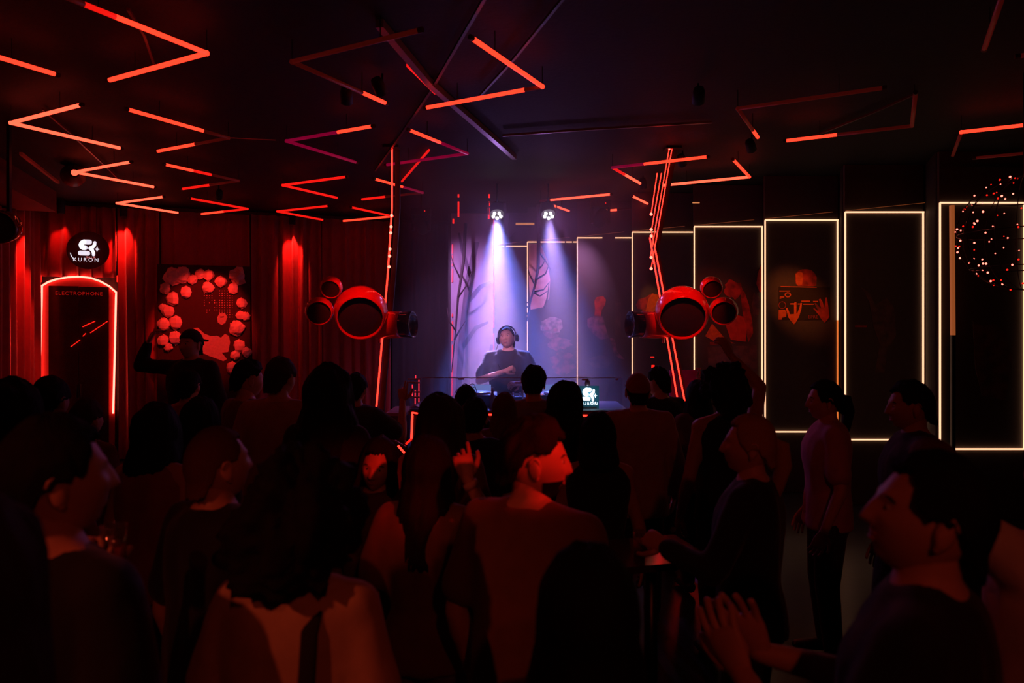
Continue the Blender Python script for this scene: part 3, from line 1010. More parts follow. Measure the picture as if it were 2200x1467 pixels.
MB().bar(A, B, .05).build('post_section', M_BLACK, rp)
C_ = Lr(1473, 872, .06)
MB().bar(Lr(1402, 500, .06), C_ + (C_ - Lr(1402, 500, .06)) * .45, .05).build('post_section', M_BLACK, rp)
MB().box((Lr(1446, 306).x, YP + .03, CEIL - .012), (.16, .16, .024)).build('ceiling_plate', M_BLACK, rp)
for (xa, ya, xb, yb) in ((1398, 767, 1405, 767), (1403, 784, 1403, 793)):
    MB().bar(Lr(xa, ya), Lr(xb, yb), .03, .01).build('led_patch', E_LINE2, rp)


# ------------------------------------------------------------------ loudspeaker clusters
def frame_from(axis, up=(0, 0, 1)):
    z = Vector(axis).normalized()
    x = Vector(up).cross(z).normalized()
    y = z.cross(x)
    return Matrix((x, y, z)).transposed()


def drum(nm, c, R, axis, par, depth=1.0):
    M = Matrix.Translation(c) @ frame_from(axis).to_4x4()
    k = R / 0.265
    sh = MB().lathe([(.001, -.30 * k), (.09 * k, -.285 * k), (.17 * k, -.23 * k), (.235 * k, -.13 * k), (.262 * k, -.04 * k), (.265 * k, .0), (.259 * k, .05 * k), (.243 * k, .11 * k), (.228 * k, .15 * k), (.221 * k, .154 * k), (.215 * k, .148 * k), (.213 * k, .11 * k)], M, 48)
    o = sh.build(nm, M_GLOSSRED, par, True)
    MB().lathe([(.001, .135 * k), (.10 * k, .133 * k), (.19 * k, .122 * k), (.214 * k, .112 * k)], M, 40).build('grille', M_GRILLE, o, True)
    return o


def cluster(label, sgn, xc):
    Y = 6.85
    c = px(xc, 671, Y)
    t = thing('loudspeaker_cluster', label, 'loudspeaker', (c.x, Y, c.z - .3), 'red loudspeaker clusters')
    ax = Vector((0.16 * sgn, -0.90, -0.42))
    drum('bass_drum_shell', c, .268, ax, t)
    s1 = px(xc - sgn * 89, 668, Y)
    drum('mid_drum_shell', s1, .143, Vector((0.20 * sgn, -.93, -.32)), t)
    s2 = px(xc - sgn * 63, 617, Y + .05)
    drum('small_drum_shell', s2, .112, Vector((.05 * sgn, -.90, -.42)), t)
    hx = px(xc + sgn * 40, 699, Y + .18)
    M = Matrix.Translation(hx) @ frame_from(Vector((sgn, -.22, .03))).to_4x4()
    o = MB().lathe([(.001, -.12), (.09, -.12), (.125, -.06), (.136, .02), (.140, .10), (.138, .20), (.134, .245), (.128, .245), (.126, .21)], M, 40).build('side_horn', M_GLOSSRED, t, True)
    MB().lathe([(.001, .205), (.126, .215), (.127, .245), (.131, .30), (.136, .37), (.130, .372), (.124, .32), (.001, .29)], M, 36).build('horn_mouth', mat('smoked_black_flare', (.03, .02, .025), .12, coat=.5), o, True)
    b0 = Vector((px(838 if sgn > 0 else 1432, 690, YP).x, YP + .06, c.z))
    for p in (c, s1, s2, hx):
        MB().tube([p + Vector((0, .16, 0)), (p + b0) / 2 + Vector((0, .22, 0)), b0], .016, 8).build('bracket_arm', M_METAL, t, True)
    MB().tube([hx + Vector((0, 0, -.13)), hx + Vector((0, 0, -.18))], .012, 8).build('knob', M_GLOSSRED, t, True)
    return t


cluster('glossy red loudspeaker cluster on the left light post', 1, 775)
cluster('glossy red loudspeaker cluster on the right light post', -1, 1465)

# dark round loudspeaker at the left edge
c = px(2, 487, 6.2)
t = thing('ceiling_loudspeaker', 'dark round loudspeaker cut off by the left edge under the bulkhead', 'loudspeaker', tuple(c - Vector((0, 0, .17))))
drum_m = Matrix.Translation(c) @ frame_from(Vector((.25, -.9, -.2))).to_4x4()
MB().lathe([(.001, -.2), (.1, -.18), (.145, -.08), (.15, 0), (.145, .06), (.135, .07), (.13, .05)], drum_m, 36).build('shell', mat('dark_red_lacquer', (.12, .01, .01), .15, coat=.6), t, True)
MB().lathe([(.001, .055), (.131, .05)], drum_m, 30).build('grille', M_GRILLE, t, True)
MB().bar(c + Vector((0, .1, 0)), (c.x, c.y + .1, CEIL), .03).build('hanger', M_METAL, t)

# round ceiling spot beside the chevron
c = px(160, 371, 7.6)
t = thing('ceiling_spot', 'small ceiling spot with a round glowing red lens at the left', 'lamp', (c.x, c.y, c.z))
M = Matrix.Translation(c) @ frame_from(Vector((.55, -.8, -.1))).to_4x4()
MB().lathe([(.001, -.45), (.13, -.43), (.11, -.2), (.055, -.01), (.05, 0.0)], M, 24).build('housing', mat('brown_spot_housing', (.10, .04, .035), .5), t, True)
MB().ell(c, (.034, .034, .034), nu=12, nv=8).build('lens', E_PEACH, t, True)
MB().bar(c + Vector((-.12, .2, 0)), (c.x - .12, c.y + .2, CEIL), .02).build('stem', M_METAL, t)


def pin_spot(label, loc, tg, pw, ang, col=(1, .03, .02), blend=.5):
    c = Vector(loc)
    t = thing('pin_spot', label, 'lamp', tuple(c), 'small red pin spots')
    ax = (Vector(tg) - c).normalized()
    M = Matrix.Translation(c) @ frame_from(ax).to_4x4()
    MB().lathe([(.001, -.12), (.035, -.12), (.045, -.09), (.047, 0), (.042, 0), (.04, -.015), (.001, -.015)], M, 20).build('housing', M_BLACK, t, True)
    MB().lathe([(.001, -.01), (.039, -.01)], M, 16).build('lens', E_LINE, t)
    MB().tube([c + Vector((0, 0, .03)), (c.x, c.y, CEIL - .004)], .008, 8).build('stem', M_METAL, t, True)
    lamp_light('pin_beam', 'SPOT', c + ax * .02, tg, col, pw, .03, ang, blend, t)


_q = w1(470, off=2.2)
pin_spot('red pin spot on the ceiling aimed at the mural picture', (_q.x, _q.y, 3.72), w1(440, 690, .17), 320, 34)
pin_spot('added red fill spot on the ceiling aimed at the left loudspeakers', (px(745, 0, 5.2).x, 5.2, 3.75), px(765, 665, 6.85), 160, 20)  # added spot, brightens the red shells of the left cluster
pin_spot('added red fill spot on the ceiling aimed at the right loudspeakers', (px(1500, 0, 5.2).x, 5.2, 3.75), px(1475, 665, 6.85), 160, 20)  # its added twin for the right cluster
pin_spot('added orange fill spot on the ceiling aimed at the tape player mural', (px(1700, 0, 6.4).x - .3, 6.6, 3.75), px(1712, 645, PY[2]), 190, 19, (1, .20, .04), 1.0)  # added to brighten the tape player mural
pin_spot('added orange red fill spot on the ceiling aimed at the rust mural', (px(1500, 0, 6.6).x, 7.2, 3.75), px(1545, 680, PY[3]), 55, 30, (1, .10, .03), .8)  # extra spot put in to lift the rust mural
pin_spot('added violet fill spot on the ceiling aimed at the performer', (-.95, 5.0, 3.75), (-.05, 7.25, 1.65), 340, 13, (.95, .42, .9), .8)  # added front fill on the performer's face and arm
pin_spot('added orange fill spot on the ceiling aimed at the orange painted head', (px(1385, 0, 8.3).x, 8.4, 3.75), px(1400, 655, PY[4]), 60, 14, (1, .30, .06), .8)  # added to bring up the orange painted head

# ================================================================== stage
pl = [(-2.35, 6.1), (2.05, 6.1), (2.2, 8.75), (0.85, 9.85), (0.1, 10.35), (-.45, 11.0), (-1.0, 11.45), (-2.35, 11.45)]
mb = MB()
n_ = len(pl)
mb.add([(x, y, 0.0) for x, y in pl] + [(x, y, STAGE) for x, y in pl],
       [tuple(reversed(range(n_))), tuple(range(n_, 2 * n_))] + [(k, (k + 1) % n_, n_ + (k + 1) % n_, n_ + k) for k in range(n_)])
stg = thing_mesh('stage_platform', mb, mat('stage_black_deck', (.05, .045, .05), .5, bump=.2, stretch=(1, 8, 1)), 'low black stage platform under the performer', 'stage')

# ------------------------------------------------------------------ booth
YB = 6.30
bx0, bx1 = px(883, 0, YB).x, px(1347, 0, YB).x
bth = thing('performer_booth', 'black booth table with red light outline in front of the performer', 'booth', ((bx0 + bx1) / 2, 6.65, STAGE))
ZT_ = 1.27
MB().box(((bx0 + bx1) / 2, YB + .02, (ZT_ + STAGE) / 2), (bx1 - bx0, .04, ZT_ - STAGE)).build('front_board', mat('booth_black_laminate', (.03, .03, .034), .3), bth)
for x in (bx0 + .02, bx1 - .02):
    MB().box((x, YB + .39, (ZT_ + STAGE) / 2 - .02), (.04, .70, ZT_ - STAGE - .04)).build('side_board', MATS['booth_black_laminate'], bth)
MB().box(((bx0 + bx1) / 2, YB + .38, ZT_ - .02), (bx1 - bx0 + .04, .80, .04)).build('table_top', mat('booth_grey_top', (.16, .15, .17), .35), bth)
LB = lambda x, y: px(x, y, YB - .015)
for (a, b, m) in (((886, 885), (884, 942), E_LINE), ((886, 886), (903, 889), E_LINE), ((884, 943), (872, 954), E_LINE2), ((855, 957), (869, 973), E_LINE), ((903, 889), (1318, 893), E_LINE),
                  ((1318, 893), (1345, 889), E_LINE), ((1309, 965), (1325, 1006), E_LINE), ((1322, 1027), (1342, 1013), E_LINE), ((1240, 1000), (1247, 1012), E_LINE),
                  ((1240, 1041), (1250, 1050), E_LINE), ((1230, 1091), (1248, 1077), E_LINE), ((1455, 932), (1465, 925), E_LINE)):
    MB().tube([LB(*a), LB(*b)], .010, 6).build('led_strip', m, bth, True)
for (a, b) in (((843, 943), (872, 960)), ((866, 956), (871, 947)), ((1228, 982), (1241, 1001))):
    MB().bar(LB(*a), LB(*b), .022, .012).build('steel_trim', mat('pale_steel_trim', (.75, .72, .85), .3, metal=.3), bth)
# covered case left of the booth
c = thing('flight_case', 'cloth covered case with slatted top left of the booth', 'case', (px(862, 0, 6.95).x, 6.95, STAGE))
x0, x1 = px(838, 0, 6.9).x, px(880, 0, 6.9).x
for k in range(5):
    MB().box(((x0 + x1) / 2, 6.72 + k * .115, 1.185), (x1 - x0, .105, .03)).build('slat', mat('grey_slat', (.35, .33, .38), .5), c)
V, fc = [], []
nn = 14
for j in range(5):
    for k in range(nn * 4):
        s, u = divmod(k, nn)
        u /= nn
        hx, hy = (x1 - x0) / 2, .27
        px_, py_ = [(-hx + 2 * hx * u, -hy), (hx, -hy + 2 * hy * u), (hx - 2 * hx * u, hy), (-hx, hy - 2 * hy * u)][s]
        f_ = 1 + .06 * math.sin(k * 1.7) * (1 - j / 4)
        V.append(((x0 + x1) / 2 + px_ * f_, 6.95 + py_ * f_, STAGE + .01 + (1.165 - STAGE) * j / 4))
m_ = nn * 4
for j in range(4):
    for k in range(m_):
        fc.append((j * m_ + k, j * m_ + (k + 1) % m_, (j + 1) * m_ + (k + 1) % m_, (j + 1) * m_ + k))
MB().add(V, fc).build('cloth_cover', mat('dark_red_cloth', (.10, .03, .04), .9), c, True)

# acrylic screen on the booth
ACR = glass('clear_acrylic', (.94, .94, .97), .06, .012)
ACE = mat('acrylic_edge', (.75, .72, .85), .3, spec=.6)
sc = thing('acrylic_screen', 'clear acrylic screen standing on the booth table edge', 'screen', ((bx0 + bx1) / 2, YB + .06, ZT_))
zs = H - (812 - HY) / F * (YB + .06)
xs = [px(x, 0, YB + .06).x for x in (905, 1010, 1128, 1240, 1338)]
for a, b in zip(xs[:-1], xs[1:]):
    MB().box(((a + b) / 2, YB + .06, (ZT_ + zs) / 2), (b - a - .006, .006, zs - ZT_)).build('pane', ACR, sc)
    MB().box(((a + b) / 2, YB + .06, zs + .003), (b - a - .006, .007, .006)).build('pane_edge', ACE, sc)
a, b = px(880, 0, YB + .06), px(905, 0, YB + .06)
MB().bar(Vector((a.x, YB + .30, (ZT_ + zs) / 2)), Vector((a.x, YB + .06, (ZT_ + zs) / 2)), .006, zs - ZT_).build('pane', ACR, sc)
MB().bar(Vector((a.x, YB + .06, (ZT_ + zs) / 2)), Vector((b.x - .005, YB + .06, (ZT_ + zs) / 2)), .006, zs - ZT_).build('pane', ACR, sc)
for (xa, ya, yb) in ((886, 826, 850), (892, 838, 868), (900, 816, 864), (893, 806, 812)):
    MB().bar(px(xa, ya, YB + .05), px(xa, yb, YB + .05), .009, .006).build('reflection_line', E_PINKLINE, sc)  # glowing lines in place of red reflections in the acrylic
for (xa, xb, y) in ((876, 891, 821), (890, 902, 822), (890, 903, 842), (876, 886, 852), (889, 902, 853), (876, 904, 814)):
    MB().bar(px(xa, y, YB + .04), px(xb, y, YB + .04), .016, .014).build('clamp', ACE, sc)
for (xa, xb, y) in ((985, 997, 814), (1106, 1123, 822), (1322, 1328, 815), (1250, 1262, 815)):
    MB().bar(px(xa, y, YB + .04), px(xb, y, YB + .04), .018, .014).build('clamp', ACE, sc)

# letters standing on the table at the left
o = MB()
text_mesh(o, "O'", .085, px(918, 868, YB + .03), (1, 0, 0), (0, 0, 1), .004)
thing_mesh('standing_letters', o, mat('white_letters', (.8, .8, .85), .5), 'white letters standing at the left end of the booth', 'sign')
# faceted stand under the letters
t = thing_mesh('faceted_tray', MB().add([tuple(px(x, y, YB + d)) for x, y, d in ((880, 876, .02), (906, 876, .02), (898, 866, .2), (888, 866, .2), (893, 872, .02), (893, 866, .2))], [(0, 4, 5, 3), (4, 1, 2, 5), (3, 5, 2), (0, 1, 4)]),
               mat('mirror_tray', (.7, .7, .8), .15, metal=.8), 'small faceted mirror tray at the left end of the booth', 'tray')


# players and mixer
def player(label, x, y, w_=.32, d_=.36, group='players on the booth', knobs=True):
    cx = px(x, 0, 6.72).x
    t = thing('media_player', label, 'music player', (cx, 6.72, ZT_), group)
    MB().box((cx, 6.72, ZT_ + .055), (w_, d_, .11)).build('body', mat('player_black', (.05, .05, .055), .35), t)
    MB().box((cx, 6.72, ZT_ + .114), (w_ - .01, d_ - .01, .008)).build('top_plate', mat('player_grey', (.3, .29, .33), .3, metal=.4), t)
    M = Matrix.Translation((cx, 6.66, ZT_ + .118))
    MB().lathe([(.001, .022), (.09, .022), (.10, .016), (.103, 0)], M, 32).build('jog_wheel', mat('jog_silver', (.55, .53, .6), .25, metal=.8), t, True)
    MB().box((cx, 6.84, ZT_ + .15), (w_ * .6, .012, .09), M=Matrix.Rotation(-.5, 3, 'X')).build('display', mat('player_display', (.05, .05, .08), .2, emit=(.3, .4, 1), es=.5), t)
    for k in range(4):
        MB().box((cx - w_ * .38 + k * .035, 6.58, ZT_ + .122), (.022, .018, .012)).build('button', E_LOGOPINK if k == 0 else M_METAL, t)
    return t


player('black player with jog wheel on the left of the booth table', 1033, 0)
player('black player with jog wheel on the right of the booth table', 1190, 0)
cx = px(1110, 0, 6.72).x
t = thing('mixer', 'black mixing desk between the two players', 'mixer', (cx, 6.72, ZT_))
MB().box((cx, 6.72, ZT_ + .05), (.30, .36, .10)).build('body', MATS['player_black'], t)
for i in range(4):
    for j in range(4):
        M = Matrix.Translation((cx - .10 + i * .066, 6.80 - j * .055, ZT_ + .10))
        MB().lathe([(.012, 0), (.011, .02), (.001, .02)], M, 10).build('knob', MATS['player_grey'], t, True)
    MB().box((cx - .10 + i * .066, 6.58, ZT_ + .106), (.014, .02, .014)).build('fader', ACE, t)
# tablet stand
p = px(1123, 870, 6.5)
t = thing('tablet_stand', 'thin metal stand with a cross bar on the booth table', 'stand', (p.x, 6.5, ZT_))
MB().tube([(p.x, 6.5, ZT_), px(1123, 825, 6.5)], .008, 8).build('pole', M_STEEL, t, True)
MB().bar(px(1105, 822, 6.5), px(1142, 821, 6.5), .014).build('cross_bar', ACE, t)
MB().lathe([(.07, 0), (.07, .012), (.001, .014)], Matrix.Translation((p.x, 6.5, ZT_)), 24).build('base', M_METAL, t, True)
for k, (x, r, h, m, lab) in enumerate(((1058, .028, .20, (.25, .12, .1), 'dark bottle standing left of the mixer on the booth'), (1133, .034, .16, (.6, .3, .25), 'pale round bottle beside the tablet stand'),
                                       (1152, .03, .22, (.2, .1, .12), 'slim dark bottle right of the tablet stand'))):
    p = px(x, 0, 6.45)
    t = thing('bottle', lab, 'bottle', (p.x, 6.45, ZT_), 'bottles on the booth')
    MB().lathe([(.001, 0), (r, 0), (r, h * .55), (r * .45, h * .72), (r * .4, h * .93), (.001, h * .93)], Matrix.Translation((p.x, 6.45, ZT_)), 18).build('glass_body', mat('bottle_tint_%d' % k, m, .15), t, True)
    MB().lathe([(r * .46, h * .9), (r * .46, h), (.001, h)], Matrix.Translation((p.x, 6.45, ZT_)), 14).build('cap', M_STEEL, t, True)

# lit logo screen on the booth
YS = 6.43
a, b = px(1245, 829, YS), px(1287, 884, YS)
t = thing('logo_screen', 'small dark screen with a glowing white logo on the booth right end', 'screen', ((a.x + b.x) / 2, YS, ZT_))
MB().box(((a.x + b.x) / 2, YS + .02, (a.z + ZT_) / 2), (b.x - a.x, .03, a.z - ZT_)).build('housing', mat('screen_teal_black', (.01, .05, .07), .3, emit=(.0, .35, .5), es=.10), t)
MB().box(((a.x + b.x) / 2, YS + .05, ZT_ + .01), (.14, .10, .02)).build('foot', M_BLACK, t)


def smap(x, y):
    return px(1250 + (x - 540) / 700 * 34 * .97, 832.5 + (y - 355) / 540 * 30, YS - .004)


logo_at(smap, t, E_LOGO2, E_LOGO2, Vector((1, 0, 0)), Vector((0, 0, 1)), .037, px(1264.8, 870, YS - .004), px(1274, 865.6, YS - .004), Vector((0, -1, 0)))
p = px(1262, 829, YS + .02)
t2 = thing('bottle', 'small dark round bottle on top of the lit logo screen', 'bottle', tuple(p), 'bottles on the booth')
MB().lathe([(.001, 0), (.022, .0), (.026, .025), (.02, .05), (.008, .06), (.008, .075), (.001, .075)], Matrix.Translation(p), 16).build('glass_body', mat('dark_flask', (.1, .04, .05), .15), t2, True)
MB().lathe([(.010, .072), (.010, .084), (.001, .084)], Matrix.Translation(p), 12).build('cap', ACE, t2, True)
lamp_light('screen_glow', 'POINT', px(1266, 850, YS - .06), None, (.35, .85, 1), 0.9, .03, parent=t)

# magenta board and its red cable bundle right of the right post
A, B = px(1440, 795, 7.6), px(1496, 880, 7.6)
t = thing('stage_board', 'magenta cloth board leaning behind the right light post', 'board', ((A.x + B.x) / 2, 7.6, STAGE))
MB().box(((A.x + B.x) / 2, 7.62, (A.z + STAGE) / 2), (B.x - A.x, .03, A.z - STAGE)).build('panel', mat('magenta_cloth', (.55, .03, .16), .85), t)
MB().box(((A.x + B.x) / 2, 7.645, (A.z + STAGE) / 2), (B.x - A.x - .06, .02, A.z - STAGE)).build('back_frame', M_METAL, t)
mb = MB()
for k in range(6):
    P = [px(1500 + 5 * math.sin(k * 2 + j * 1.3), 790 + j * 9, 7.5 + .02 * k) for j in range(11)]
    P[-1].z = STAGE
    mb.tube(P, .007, 5)
thing_mesh('cable_bundle', mb, mat('red_cable', (.5, .03, .03), .4), 'bundle of red cables hanging right of the magenta board', 'cable', smooth=True)


# ------------------------------------------------------------------ beam lamps over the stage
def beam_lamp(label, x, y, Y, target, beams):
    c = px(x, y, Y)
    ax = (Vector(target) - c).normalized()
    t = thing('beam_lamp', label, 'stage lamp', tuple(c), 'beam lamps over the stage')
    M = Matrix.Translation(c) @ frame_from(ax).to_4x4()
    MB().lathe([(.001, -.20), (.06, -.20), (.09, -.16), (.098, -.02), (.098, .0), (.090, .0), (.088, -.015), (.001, -.015)], M, 28).build('housing', M_BLACK, t, True)
    for (dx, dy) in ((-5.5, -4), (4.5, -4), (-8, 2.5), (8, 2.5), (.3, 6.2)):
        q = c + Vector((dx / F * Y, -.02, -dy / F * Y)) + ax * .02
        Ml = Matrix.Translation(q) @ frame_from(Vector((0, -1, -.25))).to_4x4()
        MB().lathe([(.001, .006), (.012, .006), (.020, .0), (.020, -.02), (.001, -.02)], Ml, 16).build('lens', E_WHITE, t, True)
    up = Vector((c.x, c.y, CEIL))
    MB().tube([c + Vector((-.11, 0, 0)), c + Vector((-.11, 0, .16)), c + Vector((.11, 0, .16)), c + Vector((.11, 0, 0))], .009, 6).build('yoke', M_METAL, t, True)
    MB().tube([c + Vector((0, 0, .16)), up], .012, 8).build('hanger', M_METAL, t, True)
    for (col, pw, ang, bl, tg) in beams:
        lamp_light('lamp_beam', 'SPOT', c + ax * .05, tg, col, pw, .045, ang, bl, t)
    return t


beam_lamp('left violet beam lamp hanging above the performer', 1068, 461, 8.9, (-.16, 7.1, 1.2),
          [((.82, .44, 1.0), 6500, 22, .85, (-.16, 7.2, 1.1)), ((.13, .20, 1.0), 3000, 36, .6, (-.10, 7.2, 1.1)), ((.55, .22, 1.0), 28, 120, 1.0, (-.1, 4.5, .5))])
beam_lamp('right violet beam lamp hanging above the performer', 1178, 461, 8.9, (.60, 7.1, 1.2),
          [((.78, .42, 1.0), 2300, 22, .85, (.62, 7.3, 1.1)), ((.15, .20, 1.0), 1100, 36, .7, (.60, 7.3, 1.1)), ((.70, .22, .9), 32, 120, 1.0, (1.2, 4.5, .5))])
# dark moving head lamps on the rig, one washing the mural violet
for (x, y, Y, lab, tg, col, pw) in ((905, 486, 9.6, 'dark moving head lamp left of the mural board', (-.55, 11.2, 2.2), (.70, .32, 1.0), 260),
                                    (1290, 470, 9.35, 'dark moving head lamp above the plum mural panel', (.55, 10.5, 2.1), (.78, .34, .9), 110)):
    c = px(x, y, Y)
    t = thing('moving_head_lamp', lab, 'stage lamp', tuple(c), 'moving head lamps')
    ax = (Vector(tg) - c).normalized()
    M = Matrix.Translation(c) @ frame_from(ax).to_4x4()
    MB().lathe([(.001, -.14), (.07, -.13), (.09, -.05), (.085, .08), (.075, .10), (.07, .09), (.001, .085)], M, 24).build('head', M_BLACK, t, True)
    for s in (-1, 1):
        MB().box(c + Vector((.115 * s, 0, .05)), (.03, .09, .22)).build('yoke_arm', M_BLACK, t)
    MB().box(c + Vector((0, 0, .20)), (.27, .16, .09)).build('base', M_BLACK, t)
    MB().tube([c + Vector((0, 0, .24)), (c.x, c.y, CEIL)], .015, 8).build('hanger', M_METAL, t, True)
    MB().ell(c + Vector((.06, -.09, .2)), (.008,) * 3, nu=8, nv=5).build('status_light', E_LINE2, t)
    lamp_light('wash_beam', 'SPOT', c + ax * .12, tg, col, pw, .05, 85, 1.0, t)

# small orange ceiling downlight bars far back
for (x0, x1, y, lab) in ((1108, 1148, 481, 'small orange wall slot light between the beam lamps'), (1488, 1503, 435.5, 'tiny orange ceiling glint light right of the right post')):
    mb = MB().bar(px(x0, y, 10.0 if x0 < 1200 else 8.0), px(x1, y, 10.0 if x0 < 1200 else 8.0), .028 if x0 < 1200 else .012)
    thing_mesh('slot_light', mb, emis('orange_slot', (1, .35, .12), .55), lab, 'light')

# ------------------------------------------------------------------ haze over the stage
hz = bpy.data.materials.new('stage_haze')
hz.use_nodes = True
nt = hz.node_tree
nt.nodes.remove(nt.nodes['Principled BSDF'])
vs = nt.nodes.new('ShaderNodeVolumeScatter')
vs.inputs['Color'].default_value = (1, 1, 1, 1)
vs.inputs['Density'].default_value = 0.10
vs.inputs['Anisotropy'].default_value = 0.25
nt.links.new(vs.outputs[0], nt.nodes['Material Output'].inputs['Volume'])
hb = MB().box((0.12, 7.85, 2.1), (2.5, 3.0, 3.5))
hz_o = thing_mesh('stage_haze', hb, hz, 'thin violet haze hanging in the beams over the stage', 'haze', kind='stuff')

# ------------------------------------------------------------------ red light ball
YL = 5.0
c = px(2200, 500, YL)
R = .425
t = thing('light_ball', 'openwork ball of red light points at the right edge', 'light ball', tuple(c - Vector((0, 0, R))))
for k in range(6):
    a = k * math.pi / 6
    P = [c + Vector((R * .985 * math.cos(a) * math.cos(s), R * .985 * math.sin(a) * math.cos(s), R * .985 * math.sin(s))) for s in np.linspace(0, 2 * math.pi, 33)]
    MB().tube(P, .0035, 4, close=False).build('wire_ring', M_METAL, t)
for z in (-.6, 0, .6):
    rr = R * .985 * math.sqrt(1 - z * z)
    P = [c + Vector((rr * math.cos(s), rr * math.sin(s), R * z)) for s in np.linspace(0, 2 * math.pi, 33)]
    MB().tube(P, .0035, 4, close=False).build('wire_ring', M_METAL, t)
for k in range(150):
    z = 1 - 2 * (k + .5) / 150
    a = k * 2.39996 + random.uniform(-.5, .5)
    z = max(-.98, min(.98, z + random.uniform(-.05, .05)))
    rr = math.sqrt(1 - z * z) * R
    p = c + Vector((rr * math.cos(a), rr * math.sin(a), R * z))
    s = random.choice((.005, .0065, .008))
    MB().ell(p, (s,) * 3, nu=6, nv=4).build('light_point', E_DOT if random.random() < .6 else E_LINE2, t)
MB().tube([c + Vector((0, 0, R)), (c.x, c.y, CEIL)], .006, 6).build('hanging_cord', M_METAL, t)

# ------------------------------------------------------------------ high table in the crowd
t = thing('high_table', 'small dark glossy high table in the crowd before the tan sweater', 'table', (.62, 3.05, 0))
MB().box((.62, 3.05, 1.035), (.42, .36, .03), .25).build('table_top', mat('glossy_dark_top', (.06, .02, .02), .12, spec=.6), t)
MB().tube([(.62, 3.05, .02), (.62, 3.05, 1.02)], .03, 12).build('pole', M_METAL, t, True)
MB().lathe([(.20, 0), (.20, .015), (.03, .03), (.001, .03)], Matrix.Translation((.62, 3.05, 0)), 28).build('base', M_METAL, t, True)


def tumbler(label, p, h=.13, r=.035, ax=(0, 0, 1), group='drinking glasses'):
    p = Vector(p)
    t = thing('drinking_glass', label, 'glass', tuple(p), group)
    M = Matrix.Translation(p) @ frame_from(Vector(ax), (0, 1, 0)).to_4x4()
    MB().lathe([(.001, 0), (r * .8, 0), (r, h), (r * .94, h), (r * .75, .008), (.001, .008)], M, 20).build('glass_body', glass('tumbler_glass', (.9, .85, .85), .2, .05), t, True)
    MB().lathe([(.001, .01), (r * .74, .01), (r * .88, h * .6), (.001, h * .6)], M, 18).build('drink', mat('red_drink', (.5, .06, .04), .1), t, True)
    return t


# ------------------------------------------------------------------ unseen red lamps for the lit faces and backs; last one is added fill
for (x, y, lab, tg, pw, ang) in ((3.9, 1.3, 'red ceiling lamp over the dance floor at the right', (.14, 2.17, 1.655), 520, 5.5),
                                 (1.9, -1.1, 'red ceiling lamp behind the dance floor at the middle', (-.47, 2.72, 1.47), 420, 8.5),
                                 (-2.6, -.9, 'red ceiling lamp over the dance floor at the left', (-.62, 1.75, 1.15), 80, 24),
                                 (.7, -1.6, 'added dim red fill lamp at the back of the dance floor', (.7, 4.0, 1.3), 26, 75)):
    c = Vector((x, y, 3.55))
    t = thing('red_floor_lamp', lab, 'stage lamp', tuple(c), 'red lamps over the dance floor')
    ax = (Vector(tg) - c).normalized()
    M = Matrix.Translation(c) @ frame_from(ax).to_4x4()
    MB().lathe([(.001, -.20), (.06, -.20), (.085, -.15), (.09, 0), (.082, 0), (.08, -.02), (.001, -.02)], M, 24).build('housing', M_BLACK, t, True)
    MB().lathe([(.001, -.01), (.078, -.01)], M, 20).build('lens', E_LINE, t)
    MB().tube([c + Vector((0, 0, .05)), (x, y, CEIL)], .014, 8).build('hanger', M_METAL, t, True)
    lamp_light('floor_beam', 'SPOT', c + ax * .03, tg, (1, .10, .04) if ang > 20 else (1, .012, .006), pw, .06, ang, .8, t)

# ================================================================== people
def eval_remesh(V, Fc, voxel, smooth=6):
    me = bpy.data.meshes.new('tmp')
    me.from_pydata([tuple(v) for v in V], [], Fc)
    ob = bpy.data.objects.new('tmp', me)
    COL.objects.link(ob)
    r = ob.modifiers.new('r', 'REMESH')
    r.mode = 'VOXEL'
    r.voxel_size = voxel
    if smooth:
        s = ob.modifiers.new('s', 'SMOOTH')
        s.factor = .5
        s.iterations = smooth
    dg = bpy.context.evaluated_depsgraph_get()
    m2 = bpy.data.meshes.new_from_object(ob.evaluated_get(dg))
    n = len(m2.vertices)
    co = np.empty(n * 3)
    m2.vertices.foreach_get('co', co)
    nr = np.empty(n * 3)
    m2.vertices.foreach_get('normal', nr)
    fc = [tuple(p.vertices) for p in m2.polygons]
    bpy.data.objects.remove(ob)
    bpy.data.meshes.remove(me)
    bpy.data.meshes.remove(m2)
    return co.reshape(-1, 3), fc, nr.reshape(-1, 3)


def g(x, s):
    return np.exp(-(x / s) ** 2)


